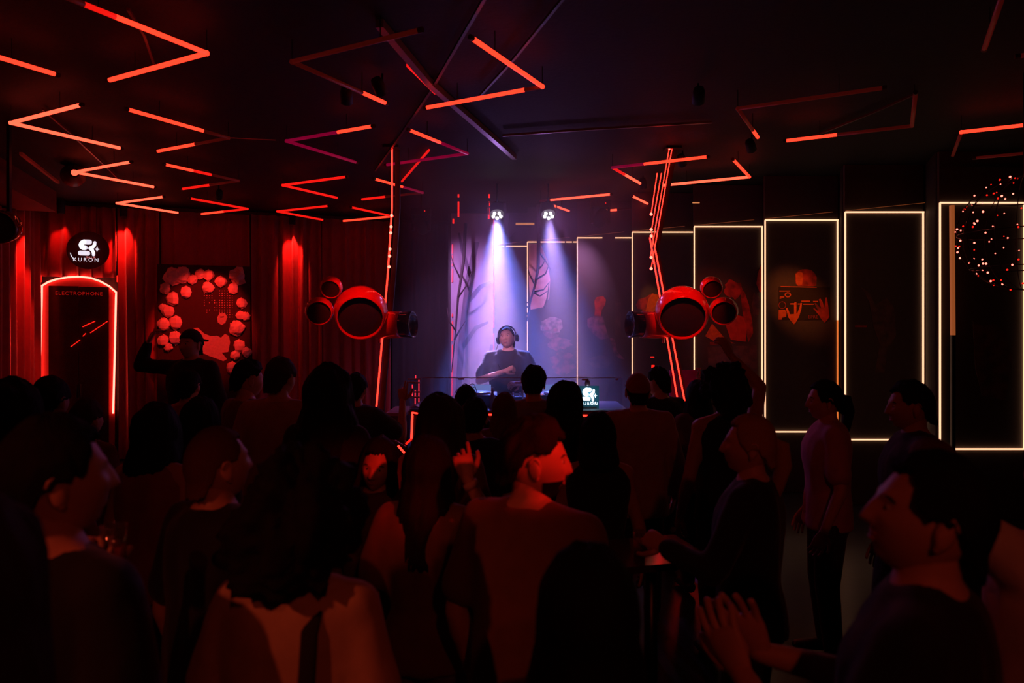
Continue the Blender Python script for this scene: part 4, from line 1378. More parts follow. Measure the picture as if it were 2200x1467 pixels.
def head_mesh(jaw=1.0, smile=0.0):
    nu, nv = 60, 46
    a, b, c = .0765, .098, .120
    t = np.linspace(-math.pi, math.pi, nu, endpoint=False)
    ph = t - .45 * np.sin(t)
    th = np.linspace(0.02, math.pi - .02, nv)
    TH, PH = np.meshgrid(th, ph, indexing='ij')
    x = a * np.sin(TH) * np.sin(PH)
    y = b * np.sin(TH) * np.cos(PH)
    z = c * np.cos(TH)
    tt = np.clip(-z / c, 0, 1)
    x = x * (1 - .26 * tt ** 1.7 * (2 - jaw))
    y = np.where(y > 0, y * (1 - .06 * tt) + .010 * tt, y * (1 - .42 * tt))
    up = np.clip(z / c, 0, 1)
    y = np.where(y > 0, y * (1 - .10 * up), y * (1 + .04 * up))
    wf = np.clip((y / b - .15) / .45, 0, 1)
    wf = wf * wf * (3 - 2 * wf)
    ax = np.abs(x)
    ramp = np.clip((.020 - z) / .056, 0, 1) * np.where(z < -.036, np.exp(-((z + .036) / .006) ** 2), 1)
    f = .024 * g(x, .0125 + .004 * ramp) * ramp
    f += .004 * g(ax - .014, .007) * g(z + .033, .008)
    f += .006 * g(z - .024, .010) * g(ax - .028, .020)
    f -= .011 * g(z - .004, .012) * g(ax - .031, .014)
    f += .005 * g(z - .003, .006) * g(ax - .031, .010)
    f += .005 * g(z + .022, .020) * g(ax - .045, .018)
    f += .0065 * g(z + .056, .0055) * g(x, .019 + .006 * smile) + .0075 * g(z + .069, .006) * g(x, .017 + .006 * smile) - .006 * g(z + .0625 - .12 * ax * smile, .0025) * g(x, .026)
    f += .010 * g(z + .100, .015) * g(x, .018)
    y = y + f * wf
    V = np.stack([x, y, z], -1).reshape(-1, 3)
    fc = []
    for j in range(nv - 1):
        for i in range(nu):
            fc.append((j * nu + i, (j + 1) * nu + i, (j + 1) * nu + (i + 1) % nu, j * nu + (i + 1) % nu))
    fc.append(tuple(range(nu)))
    fc.append(tuple(reversed(range((nv - 1) * nu, nv * nu))))
    mb = MB().add(V, fc)
    for s in (-1, 1):
        M = Matrix.Rotation(s * -.35, 3, 'Z') @ Matrix.Rotation(.15, 3, 'X')
        mb.ell((s * .080, -.012, -.008), (.008, .019, .032), M, 10, 8)
        pts = [(s * (.083 + .004 * math.sin(k)), -.012 + .017 * math.cos(k), -.006 + .030 * math.sin(k)) for k in np.linspace(-1.6, 2.8, 9)]
        mb.tube(pts, .0045, 6)
        mb.ell((s * .080, -.004, -.036), (.005, .008, .009), None, 8, 6)
    return np.concatenate(mb.v), mb.f


def hand_mesh(curl=.35, spread=.12, thumb=.6, side=1):
    """wrist at origin, fingers along +y, palm facing -z, thumb on +x * side"""
    mb = MB()
    mb.tube([(0, -.02, 0), (0, 0, 0), (0, .03, -.001), (0, .06, -.001), (0, .085, -.002), (0, .096, -.003)],
            [(.016, .024), (.017, .028), (.017, .037), (.016, .042), (.013, .041), (.006, .034)], 14, up=(0, 0, 1))
    mb.ell((side * .026, .030, -.008), (.018, .028, .014), None, 10, 7)
    lens = (.074, .083, .077, .060)
    for i in range(4):
        x0 = side * (.031 - i * .0205)
        d = Vector((side * spread * (1.5 - i) * .55, 1, 0)).normalized()
        p = Vector((x0, .082 - .004 * abs(i - 1.2), -.002))
        P = [p - d * .015, p]
        R = [.0088, .0093]
        ang = 0
        cr = curl if not hasattr(curl, '__len__') else curl[i]
        for frac, k in ((.46, .85), (.30, 1.15), (.24, .75)):
            ang += cr * k * 1.25
            dd = Vector((d.x * math.cos(ang), d.y * math.cos(ang), -math.sin(ang)))
            L = lens[i] * frac
            P += [P[-1] + dd * L * .5, P[-1] + dd * L]
            R += [R[-1] * .96, R[-1] * .95]
        P.append(P[-1] + dd * .005)
        R.append(.0035)
        mb.tube(P, R, 8)
    p = Vector((side * .030, .018, -.008))
    P = [p, p + Vector((side * .022, .022, -.008)), p + Vector((side * (.022 + .028 * thumb), .050, -.014 - .01 * (1 - thumb))), p + Vector((side * (.022 + .034 * thumb), .076, -.018 - .02 * (1 - thumb))), p + Vector((side * (.022 + .034 * thumb), .081, -.019 - .02 * (1 - thumb)))]
    mb.tube(P, [.014, .0125, .0105, .0088, .004], 8)
    return np.concatenate(mb.v), mb.f


def hair_mesh(style, seed=0):
    """closed hair shell around the head mesh, head-local"""
    nu, nv = 64, 30
    prm = {'short': dict(th=.016, front=.078, side=.012, back=-.075, flare=0, clump=.006),
           'crop': dict(th=.007, front=.080, side=.020, back=-.080, flare=0, clump=.002),
           'quiff': dict(th=.026, front=.070, side=.035, back=-.06, flare=0, clump=.008),
           'bob': dict(th=.030, front=.070, side=-.13, back=-.16, flare=.18, clump=.006),
           'long': dict(th=.022, front=.075, side=-.24, back=-.36, flare=.22, clump=.006),
           'longwide': dict(th=.040, front=.070, side=-.24, back=-.33, flare=.30, clump=.010),
           'curly': dict(th=.058, front=.070, side=-.02, back=-.11, flare=0, clump=.030),
           'afro': dict(th=.082, front=.060, side=-.07, back=-.11, flare=.04, clump=.034),
           'tied': dict(th=.014, front=.080, side=.000, back=-.07, flare=0, clump=.004),
           'cap': dict(th=.017, front=.052, side=.035, back=.0, flare=0, clump=0)}[style]
    a, b, c = .0765, .098, .120
    V = []
    so = Vector((seed * 3.7, seed * 1.3, seed * 2.1))
    for layer in (0, 1):
        thk = prm['th'] if layer == 0 else -.006
        for j in range(nv + 1):
            s = j / nv
            for i in range(nu):
                ph = 2 * math.pi * i / nu - math.pi
                ap = abs(ph)
                # hem height by azimuth
                k1 = min(1, max(0, (ap - .75) / .55))
                k1 = k1 * k1 * (3 - 2 * k1)
                k2 = min(1, max(0, (ap - 1.7) / .9))
                k2 = k2 * k2 * (3 - 2 * k2)
                hem = prm['front'] * (1 - k1) + prm['side'] * k1
                hem = hem * (1 - k2) + prm['back'] * k2
                if prm['clump']:
                    hem += .006 * math.sin(ph * 23 + seed) + .012 * noise.noise(Vector((ph * 3, seed, 0)))
                zb = max(hem, -.025)
                the = math.acos(max(-1, min(1, zb / c)))
                drop = max(0, -.025 - hem)
                tot = the * .11 + drop
                l = s * tot
                if l <= the * .11:
                    th = l / .11
                    dz = 0
                else:
                    th = the
                    dz = l - the * .11
                st, ct = math.sin(th), math.cos(th)
                fl = 1 + prm['flare'] * min(1, dz / .12) * (1 - .35 * max(0, (dz - .15) / .2))
                x = (a + thk) * st * math.sin(ph) * fl
                y = (b + thk * (.75 if ap < 1 else 1)) * st * math.cos(ph) * (fl if ap > 1.6 else 1)
                if y < 0:
                    y -= .012 * min(1, dz / .1)
                z = (c + thk) * ct - dz
                if style == 'quiff' and layer == 0:
                    z += .018 * max(0, math.cos(ph)) * st * (1 - s)
                if layer == 0 and prm['clump']:
                    n1 = noise.noise(Vector((x, y, z * (.35 if drop else 1))) * (17 if style in ('curly', 'afro') else 26) + so)
                    n2 = noise.noise(Vector((x, y, z)) * 60 + so)
                    m_ = prm['clump'] * (n1 * 1.3 + .5 * n2 * (1 if style in ('curly', 'afro') else .4)) + .0022 * math.sin(ph * 37 + 3 * math.sin(l * 20 + seed))
                    q = 1 + m_ / .11
                    x *= q
                    y *= q
                    z = z * (1 + (m_ / .12 if dz == 0 else 0))
                V.append((x, y, z))
    N = nu * (nv + 1)
    fc = []
    for j in range(nv):
        for i in range(nu):
            qd = (j * nu + i, (j + 1) * nu + i, (j + 1) * nu + (i + 1) % nu, j * nu + (i + 1) % nu)
            fc.append(qd)
            fc.append(tuple(N + k for k in reversed(qd)))
    for i in range(nu):
        k = nv * nu + i
        k2 = nv * nu + (i + 1) % nu
        fc.append((k, N + k, N + k2, k2))
    return np.array(V), fc


HEADS = {}
SKIN = {'light': mat('skin_light', (.62, .36, .26), .5, var=.08, scale=25), 'tan': mat('skin_tan', (.45, .25, .17), .5, var=.08, scale=25)}
HAIRC = {'black': (.012, .010, .009), 'brown': (.05, .026, .016), 'chestnut': (.14, .055, .028), 'blond': (.42, .24, .10), 'grey': (.2, .17, .15)}


def hair_mat(k):
    return mat('hair_' + k, HAIRC[k], .65, var=.35, scale=60, bump=.4, bscale=140, stretch=(6, 6, 1), spec=.12)


def cloth(nm, col, rough=.85):
    return mat('cloth_' + nm, col, rough, var=.2, scale=18, bump=.15, bscale=220, sheen=.15)


CL_BLACK = cloth('black', (.012, .012, .013))
CL_DARK = cloth('charcoal', (.035, .033, .035))
CL_NAVY = cloth('navy', (.02, .025, .05))
CL_TAN = cloth('tan', (.40, .25, .17))
CL_SAND = cloth('sand', (.55, .38, .26))
CL_BROWN = cloth('brown', (.16, .08, .05))
CL_GREY = cloth('grey', (.22, .20, .20))
CL_PINK = cloth('pink', (.55, .26, .36))
CL_WHITE = cloth('white', (.7, .66, .62))
CL_RUST = cloth('rust', (.35, .10, .06))
CL_JEANS = cloth('denim', (.16, .19, .34))
M_SHOE = mat('dark_shoe', (.02, .02, .02), .45)
EYE_W = mat('eye_white', (.7, .68, .66), .25)
EYE_I = mat('eye_iris', (.03, .018, .012), .2)
LIP = mat('lip_rose', (.45, .16, .14), .4)

ARMS = {'down': ((.142, -.015, .632), (.150, .045, .490)),
        'bent': ((.150, -.005, .640), (.085, .150, .655)),
        'drink': ((.150, .010, .645), (.105, .140, .735)),
        'clap': ((.150, .060, .650), (.035, .190, .700)),
        'up': ((.165, .070, .905), (.120, .110, 1.05)),
        'behind_head': ((.235, .020, .850), (.180, .01, .965))}
DEF_HAND = {'down': (.3, .12), 'bent': (.7, .05), 'drink': (.8, .05), 'clap': (.12, .25), 'up': (.2, .3), 'behind_head': (.6, .1)}


def person(label, x, ytop, Y, yaw=0.0, hair='short', hc='black', skin='light', shirt=CL_BLACK, pants=CL_DARK, sleeve='short', bottom=None,
           head=(0, 0, 0), armR='down', armL='down', handR=None, handL=None, wide=1.0, floor=0.0, face=False, lean=0.0, voxel=.0135, female=False,
           smile=0.0, group='dancers in the crowd', dx=0.0, hairlift=None, beard=False, S=None, long_torso=False):
    """x, ytop: pixel of the head top; Y: distance; yaw: 0 faces the stage, 180 the camera (degrees)"""
    X = (x - 1100.0) / F * Y
    hl = {'afro': .075, 'curly': .05, 'longwide': .035, 'bob': .028, 'long': .02, 'short': .016, 'quiff': .04, 'crop': .008, 'tied': .012, 'cap': .018, None: 0}[hair if hairlift is None else None] if hairlift is None else hairlift
    if S is None:
        S = (H - (ytop - HY) / F * Y - floor - hl) / .988
    hs = .134 * S / .235
    wd = wide * (.93 if female else 1.0)
    RZ = Matrix.Rotation(math.radians(yaw), 4, 'Z')

    def sh(p):
        return (p[0] * S, p[1] * S + lean * max(0, p[2] - .52) * S, p[2] * S)

    hw = .108 * wd
    torso = [(.495, .088, .062, 0), (.52, .098, .070, -.004), (.56, .094, .067, -.002), (.61, .082 + (.006 if not female else -.004), .060, 0), (.66, .090, .063, .002), (.715, .102, .069, .004),
             (.76, .106, .067, .002), (.795, .100, .058, -.003), (.820, .082, .047, -.008), (.838, .052, .040, -.010), (.852, .036, .036, -.006)]

    def loft(mb, rings, inf=0.0, n=20):
        V = []
        for (z, a, b, yo) in rings:
            for k in range(n):
                t = 2 * math.pi * k / n
                ca, sa = math.cos(t), math.sin(t)
                ex = .8
                qx = math.copysign(abs(ca) ** ex, ca) * (a * wd * S + inf)
                qy = math.copysign(abs(sa) ** ex, sa) * (b * S + inf)
                V.append((qx, qy + yo * S + lean * max(0, z - .52) * S, z * S))
        fc = []
        for j in range(len(rings) - 1):
            for k in range(n):
                fc.append((j * n + k, j * n + (k + 1) % n, (j + 1) * n + (k + 1) % n, (j + 1) * n + k))
        fc.append(tuple(reversed(range(n))))
        fc.append(tuple((len(rings) - 1) * n + k for k in range(n)))
        mb.add(V, fc)

    arms = {}
    for s, spec in ((1, armR), (-1, armL)):
        e, w_ = ARMS[spec] if isinstance(spec, str) else spec
        sh0 = Vector(sh((s * (hw - .014), -.004, .806)))
        el = Vector(sh((s * e[0] * (wd if e[0] > .12 else 1), e[1], e[2])))
        wr = Vector(sh((s * w_[0], w_[1], w_[2])))
        arms[s] = (sh0, el, wr)
    # ---- body
    mb = MB()
    loft(mb, torso)
    for s in (1, -1):
        a, e, w_ = arms[s]
        mb.ell(a + Vector((0, 0, -.004)), (.034 * S, .036 * S, .033 * S))
        mb.capsule(Vector(sh((s * .020, -.010, .832))), a + Vector((0, 0, .002 * S)), .026 * S, .030 * S)
        mb.capsule(a, e, .030 * S * (.9 if female else 1), .0235 * S)
        mb.capsule(e, e + (w_ - e) * .35, .0235 * S, .0245 * S * (.9 if female else 1))
        mb.capsule(e + (w_ - e) * .3, w_, .0235 * S * (.92 if female else 1), .0155 * S)
        hip, kn, an = Vector((s * .050 * S, 0, .50 * S)), Vector((s * .056 * S, .012 * S, .285 * S)), Vector((s * .058 * S, -.008 * S, .045 * S))
        mb.capsule(hip, kn, .052 * S, .034 * S)
        mb.capsule(kn, kn + (an - kn) * .35 + Vector((0, -.008 * S, 0)), .033 * S, .034 * S)
        mb.capsule(kn + (an - kn) * .35, an, .032 * S, .021 * S)
        mb.capsule(an + Vector((0, -.005, -.012 * S)), an + Vector((0, .085 * S, -.028 * S)), .022 * S, .018 * S)
    nk = Vector(sh((0, -.004, .845)))
    piv = Vector(sh((0, .000, .858)))
    hy, hp, hr = [math.radians(v) for v in head]
    HR = Matrix.Rotation(hy, 3, 'Z') @ Matrix.Rotation(-hp, 3, 'X') @ Matrix.Rotation(hr, 3, 'Y')
    hc0 = piv + HR @ Vector((0, .012, .062 * S))
    neck_top = piv + HR @ Vector((0, -.010, .030 * S))
    mb.capsule(nk + Vector((0, 0, -.01)), neck_top, .034 * S * (.88 if female else 1), .031 * S * (.88 if female else 1), 14)
    mb.ell(nk + Vector((0, -.004, -.01 * S)), (.060 * S * wd, .036 * S, .022 * S))
    BV, BF, _n = eval_remesh(np.concatenate(mb.v), mb.f, voxel, 5)
    out = MB().add(BV, BF)
    key = (smile, female)
    if key not in HEADS:
        HEADS[key] = head_mesh(1.0 if not female else .9, smile)
    hv, hf = HEADS[key]
    HM = np.array(HR) * hs
    out.add(hv @ HM.T + np.array(hc0), hf)
    # ---- hands
    for s, spec, hsp in ((1, armR, handR), (-1, armL, handL)):
        a, e, w_ = arms[s]
        nm = spec if isinstance(spec, str) else 'bent'
        o_ = hsp or {}
        curl, spread = o_.get('curl', DEF_HAND[nm][0]), o_.get('spread', DEF_HAND[nm][1])
        d = Vector(o_['dir']) if 'dir' in o_ else (w_ - e)
        d.normalize()
        nrm = Vector(o_['back']) if 'back' in o_ else (Vector((s, 0, 0)) if nm == 'down' else Vector((s * .6, -.2, .5)))
        nrm = (nrm - d * nrm.dot(d)).normalized()
        xx = d.cross(nrm)
        V, fc = hand_mesh(curl, spread, o_.get('thumb', .6), s if nm != 'x' else s)
        Mh = np.array(Matrix((xx, d, nrm)).transposed()) * (S / 1.75) * o_.get('scale', 1.0)
        out.add(V @ Mh.T + np.array(w_), fc)
    R4 = np.array(RZ)[:3, :3]
    loc = Vector((X, Y, floor))
    # centre the head on the wanted pixel column
    off = RZ.to_3x3() @ Vector((hc0.x, hc0.y, 0))
    loc = Vector((X - off.x + dx, Y - off.y, floor))
    t = thing('person', label, 'person', tuple(loc), group)

    def put(nm, V, fc, m, smooth=True, parent=None, lab=None):
        o = link_mesh(nm, np.asarray(V) @ R4.T, fc, m, parent or t, loc, smooth, lab)
        return o

    put('body', np.concatenate(out.v), out.f, SKIN[skin])
    # ---- shirt
    mb = MB()
    z0 = .475 if not long_torso else .43
    rings = [(z0, .104, .076, 0)] + [(z, a_, b_, yo) for (z, a_, b_, yo) in torso[1:] if z < .83] + [(.836, .054, .038, -.010), (.846, .034, .032, -.008)]
    rings = [(z, (max(a_, .094) if (not female and z < .7) else a_), (max(b_, .066) if (not female and z < .7) else b_), yo) for z, a_, b_, yo in rings]
    inf = .017
    loft(mb, rings, inf)
    for s in (1, -1):
        a, e, w_ = arms[s]
        if sleeve == 'none':
            continue
        mb.ell(a + Vector((-s * .006, 0, -.006)), (.033 * S + inf * .8, .036 * S + inf * .6, .032 * S + inf * .6))
        mb.capsule(Vector(sh((s * .020, -.010, .828))), a + Vector((0, 0, .002 * S)), .024 * S + inf * .6, .030 * S + inf * .7)
        if sleeve == 'short':
            mb.capsule(a, a + (e - a) * .72, .030 * S + inf, .030 * S + inf * 1.25)
        else:
            mb.capsule(a, e, .030 * S + inf, .0245 * S + inf)
            mb.capsule(e, e + (w_ - e) * .90, .0245 * S + inf, .0175 * S + inf * .7)
    SV, SF, SN = eval_remesh(np.concatenate(mb.v), mb.f, .016, 4)
    disp = np.array([noise.noise(Vector((v[0] * 9, v[1] * 9, v[2] * 5 + S * 7))) * .010 + noise.noise(Vector((v[0] * 24 + 3, v[1] * 24, v[2] * 8))) * .005 for v in SV])
    SV = SV + SN * disp[:, None]
    put('shirt', SV, SF, shirt)
    # ---- trousers
    mb = MB()
    loft(mb, [(.47, .088, .066, 0), (.50, .098, .070, -.002), (.53, .098, .070, -.003), (.57, .090, .064, -.002)], .010)
    for s in (1, -1):
        hip, kn, an = Vector((s * .050 * S, 0, .49 * S)), Vector((s * .056 * S, .012 * S, .285 * S)), Vector((s * .058 * S, -.008 * S, .06 * S))
        mb.capsule(hip, kn, .052 * S + .012, .036 * S + .012)
        mb.capsule(kn, an, .036 * S + .012, .026 * S + .014)
    PV, PF, _n = eval_remesh(np.concatenate(mb.v), mb.f, .018, 4)
    put('trousers', PV, PF, pants)
    # ---- shoes
    for s in (1, -1):
        mb = MB()
        c0 = Vector((s * .058 * S, -.012 * S, .043))
        mb.tube([c0 + Vector((0, -.045 * S, 0)), c0 + Vector((0, -.03 * S, .012)), c0 + Vector((0, .02 * S, .010)), c0 + Vector((0, .07 * S, 0)), c0 + Vector((0, .105 * S, -.006)), c0 + Vector((0, .118 * S, -.012))],
                [(.020, .018), (.040, .036), (.040, .042), (.030, .048), (.022, .044), (.010, .02)], 12, up=(0, 0, 1))
        put('shoe', np.concatenate(mb.v), mb.f, M_SHOE)
    # ---- hair

    def hput(nm, V, fc, m, parent=None, lab=None):
        return put(nm, np.asarray(V) @ HM.T + np.array(hc0), fc, m, True, parent, lab)
    if hair:
        st = 'short' if hair == 'cap_over' else hair
        V, fc = hair_mesh(st, (x * .013) % 7)
        if hair == 'cap':
            V2, f2 = hair_mesh('crop', 1.0)
            hput('hair', V2, f2, hair_mat(hc))
            return_cap = hput('cap', V, fc, BACKCAP.get('mat', shirt))
            # brim
            mbb = MB()
            P = [(.085 * math.sin(k), .085 + .085 * math.cos(k) * .9, .050 - .012 * math.cos(k)) for k in np.linspace(-1.35, 1.35, 11)]
            base = [(.082 * math.sin(k), .100 * math.cos(k), .055) for k in np.linspace(-1.35, 1.35, 11)]
            Vb = base + P + [(q[0], q[1], q[2] - .005) for q in base] + [(q[0], q[1], q[2] - .005) for q in P]
            fb = []
            for k in range(10):
                fb += [(k, k + 1, 12 + k, 11 + k), (22 + k + 1, 22 + k, 33 + k, 34 + k), (11 + k, 12 + k, 34 + k, 33 + k)]
            Vb = np.array(Vb)
            if BACKCAP.get('on'):
                Vb[:, 1] *= -1
                fb = [tuple(reversed(q_)) for q_ in fb]
            hput('cap_brim', Vb, fb, BACKCAP.get('mat', shirt), return_cap)
        else:
            hput('hair', V, fc, hair_mat(hc))
        if hair == 'tied':
            mbb = MB()
            mbb.tube([(0, -.095, .03), (0, -.125, .02), (0, -.140, -.06), (0, -.125, -.16), (0, -.115, -.24)], [.018, .030, .034, .026, .006], 10)
            hput('ponytail', np.concatenate(mbb.v), mbb.f, hair_mat(hc))
    if beard:
        mbb = MB()
        fv = hv.copy()
        sel = (fv[:, 1] > .012) & (fv[:, 2] < -.045) & (fv[:, 2] > -.118) & ~((np.abs(fv[:, 0]) < .024) & (fv[:, 2] > -.078))
        ids = {int(i): k for k, i in enumerate(np.where(sel)[0])}
        cen = np.array([0, 0, -.02])
        dirs = fv - cen
        nv_ = fv + dirs / np.linalg.norm(dirs, axis=1)[:, None] * .0035
        fcs = [tuple(ids[i] for i in q_) for q_ in hf if all(i in ids for i in q_)]
        hput('beard', nv_[sel], fcs, hair_mat(hc))
    if face:
        for s in (-1, 1):
            ey = MB().ell((s * .0310, .074, .003), (.0125, .012, .0085), None, 12, 8)
            e_o = hput('eye', np.concatenate(ey.v), ey.f, EYE_W)
            ir = MB().ell((s * .0305, .0842, .002), (.0058, .0032, .0058), None, 10, 6)
            hput('iris', np.concatenate(ir.v), ir.f, EYE_I, e_o)
            br = MB().tube([(s * .014, .0885, .019), (s * .026, .089, .024), (s * .040, .083, .024), (s * .050, .074, .018)], [.0022, .0034, .003, .0015], 6)
            hput('eyebrow', np.concatenate(br.v), br.f, hair_mat(hc))
        sm = smile
        lp_ = MB()
        lp_.tube([(q_, .0895 - 9 * q_ * q_, -.0575 + (.012 * sm) * (abs(q_) / .024) ** 2) for q_ in np.linspace(-.024, .024, 9)], [.001, .0025, .0035, .004, .0038, .004, .0035, .0025, .001], 6)
        lp_.tube([(q_, .0895 - 9 * q_ * q_, -.0680 + (.014 * sm) * (abs(q_) / .022) ** 2) for q_ in np.linspace(-.022, .022, 9)], [.001, .003, .004, .0046, .005, .0046, .004, .003, .001], 6)
        hput('lips', np.concatenate(lp_.v), lp_.f, LIP)

    def to_world(p, head_space=False, hand=None):
        v = Vector(p)
        if head_space:
            v = Vector(np.array(v) @ HM.T + np.array(hc0))
        return loc + RZ.to_3x3() @ v
    return dict(root=t, S=S, arms=arms, world=to_world, hs=hs, hput=hput, put=put, RZ=RZ, loc=loc)


BACKCAP = {}

# ------------------------------------------------------------------ the performer
dj = person('performer in a dark t-shirt behind the booth, one fist at the chest', 1096, 701, 7.33, 176, 'crop', 'brown', 'light', CL_DARK, CL_BLACK, floor=STAGE, wide=1.14,
            head=(-14, -16, 9), armR=((.150, .070, .665), (.005, .195, .733)), armL=((-0 + .150, .040, .655), (.070, .17, .66)),
            handR=dict(curl=.95, spread=.02, thumb=.1, dir=(-.85, .25, .42), back=(.1, .5, .8)), handL=dict(curl=.6), face=True, group='the performer', dx=-.03, voxel=.011)
hp_ = thing('headphones', 'dark headphones worn by the performer', 'headphones', tuple(dj['world']((0, 0, 0), True)))
ban = [dj['world']((.098 * math.sin(k), .004, .035 + .103 * math.cos(k)), True) for k in np.linspace(-1.75, 1.75, 19)]
MB().tube(ban, [(.007, .016)] * 19, 8).build('band', mat('headphone_silver', (.35, .35, .38), .3, metal=.5), hp_, True)
for s in (-1, 1):
    a, b = dj['world']((s * .088, -.008, -.008), True), dj['world']((s * .122, -.008, -.010), True)
    MB().tube([a, a + (b - a) * .3, a + (b - a) * .8, b], [.036, .040, .040, .028], 20).build('ear_cup', mat('headphone_black', (.025, .025, .028), .3), hp_, True)
MB().tube([dj['world']((.12, -.02, -.05), True), dj['world']((.13, .0, -.11), True), dj['world']((.09, .10, -.30), True), dj['world']((.02, .16, -.42), True)], .0035, 6).build('cable', M_BLACK, hp_, True)

# ------------------------------------------------------------------ far left group
BACKCAP.update(on=True, mat=CL_BLACK)
p8 = person('man in a black logo t-shirt and backward cap before the picture, arm behind head', 410, 706, 5.9, 168, 'cap', 'black', 'light', CL_BLACK, CL_DARK, 'long', floor=.26, head=(-8, -4, 0),
            armR=((.258, .015, .815), (.225, .02, .930)), handR=dict(curl=.4, dir=(-.25, -.3, .9), back=(.7, .3, .3)), armL='down', face=True, wide=1.08)
BACKCAP.update(on=False)
mbx = MB()
for sg in (((-.02, 0), (.02, .012)), ((-.02, -.012), (.02, 0)), ((-.02, -.024), (.02, -.012)), ((-.012, .006), (-.016, -.02)), ((.016, .008), (.012, -.016))):
    for o2 in stroke2d(sg, .006):
        q0 = p8['world']((-.085, .148, p8['S'] * .742))
        r3 = p8['RZ'].to_3x3()
        mbx.poly(o2, q0, r3 @ Vector((-1, 0, 0)), Vector((0, 0, 1)), .002)
mbx.build('chest_logo', cloth('red_print', (.6, .08, .1)), p8['root'])
person('woman with hair tied up standing in front of the man with the raised arm', 405, 792, 5.15, -12, 'short', 'black', 'light', CL_RUST, CL_DARK, 'none', female=True, head=(10, 0, 0))
person('man with short dark hair and open white collar, left of the picture edge', 534, 768, 4.9, -35, 'quiff', 'black', 'light', CL_BROWN, CL_DARK, 'long', head=(-15, 0, 0))
person('man in a wide tan shirt with his back turned, before the dark curtain', 603, 766, 4.45, -8, 'short', 'brown', 'light', CL_TAN, CL_DARK, 'short', wide=1.15, head=(-10, 0, 0))
person('person with a big dark head of hair at the far left edge', 20, 815, 2.9, -15, 'longwide', 'black', 'tan', CL_BLACK, CL_DARK, 'short', wide=1.05)
person('dark haired person beside the neon doorway', 108, 808, 3.75, -20, 'short', 'black', 'tan', CL_DARK, CL_DARK, head=(15, 0, 0))
person('shorter dark haired person right of the neon doorway edge', 187, 856, 4.05, -15, 'short', 'brown', 'light', CL_BROWN, CL_DARK)
person('woman with a rounded dark bob seen from behind, left of centre', 336, 865, 3.2, -10, 'bob', 'black', 'light', CL_RUST, CL_DARK, 'none', female=True)
person('person with full dark hair between the bob and the tan shirt', 430, 852, 3.75, -10, 'bob', 'black', 'light', CL_BLACK, CL_DARK, hairlift=.028, female=True)
p7 = person('man with a cropped reddish head and dark collared shirt, blurred at the left', 468, 915, 2.2, -30, 'crop', 'chestnut', 'light', CL_BLACK, CL_DARK, 'short', head=(-10, -8, 0))
person('tall person with very long dark hair before the left loudspeaker', 706, 784, 3.55, -5, 'longwide', 'black', 'tan', CL_BLACK, CL_BLACK, 'long', female=True)
p13 = person('dark haired man with one hand raised beside the left light post', 765, 800, 5.3, -10, 'short', 'black', 'light', CL_DARK, CL_DARK, 'short',
             armR=((.205, .05, .700), (.180, .13, .86)), handR=dict(curl=(.1, .2, .9, 1.0), spread=.1, dir=(.02, .0, 1), back=(0, -1, 0)))

# ------------------------------------------------------------------ front row before the booth
person('long straight brown hair person seen from behind, left of the booth front', 945, 846, 3.25, -5, 'longwide', 'brown', 'light', CL_BROWN, CL_DARK, 'short', female=True)
p22 = person('dark haired man with spectacles pushed up on his head, before the booth', 1001, 826, 5.3, -12, 'short', 'black', 'light', CL_DARK, CL_DARK)
gm = MB()
for s in (-1, 1):
    gm.tube([(s * .032 + .026 * math.cos(k), .080 + .01 * math.sin(k), .118 + .018 * math.sin(k)) for k in np.linspace(0, 2 * math.pi, 15)], .003, 5)
    gm.tube([(s * .058, .076, .120), (s * .088, .02, .085), (s * .092, -.02, .065)], .003, 5)
gm.tube([(-.008, .084, .124), (.008, .084, .124)], .003, 5)
p22['hput']('spectacles', np.concatenate(gm.v), gm.f, M_BLACK)
person('round dark head right of the man with spectacles', 1019, 851, 4.15, -5, 'short', 'black', 'tan', CL_BLACK, CL_DARK, female=True, hairlift=.02)
person('chestnut haired person before the middle of the booth', 1084, 843, 4.75, -5, 'long', 'chestnut', 'light', CL_BROWN, CL_DARK, 'short', female=True)
person('tall man with short dark hair and long neck at the centre', 1147, 785, 5.25, -6, 'quiff', 'black', 'light', CL_GREY, CL_DARK, 'short', hairlift=.022)
person('woman with long dark hair falling to the right, before the logo screen', 1213, 818, 4.2, -12, 'longwide', 'black', 'light', CL_DARK, CL_DARK, 'short', female=True, head=(-10, 0, 8))
person('slim woman with dark hair in a black top, left of the tan sweater', 1285, 884, 3.6, -5, 'bob', 'black', 'tan', CL_BLACK, CL_BLACK, 'none', female=True, armL='bent')
BACKCAP.update(on=False, mat=cloth('red_cap', (.30, .06, .04)))
person('man in a reddish cap and tan sweater standing before the right post', 1370, 800, 4.75, -4, 'cap', 'black', 'light', CL_TAN, CL_BLACK, 'long', wide=1.12, long_torso=True)
person('man in a black t-shirt right behind the tan sweater man', 1414, 787, 5.7, 20, 'short', 'black', 'light', CL_BLACK, CL_DARK, 'short', wide=1.1, head=(25, 0, 0))
person('person with long dark hair left of the curly haired dancer', 1500, 816, 5.3, 10, 'long', 'black', 'light', CL_BROWN, CL_DARK, 'long', female=True)
p30 = person('curly haired dancer with one arm raised before the rust mural', 1559, 784, 4.2, 8, 'curly', 'black', 'tan', CL_BLACK, CL_DARK, 'none',
             armR=((.150, .05, .935), (.062, .10, 1.045)), handR=dict(curl=.45, spread=.15, dir=(-.35, .15, .9), back=(.3, -.8, .3)))
person('blond person with tied hair at the right of the dance floor', 1610, 890, 2.75, 60, 'tied', 'blond', 'light', CL_BLACK, CL_DARK, 'long', female=True, armL=((.17, .05, .66), (.12, .17, .69)), head=(15, -6, 0))
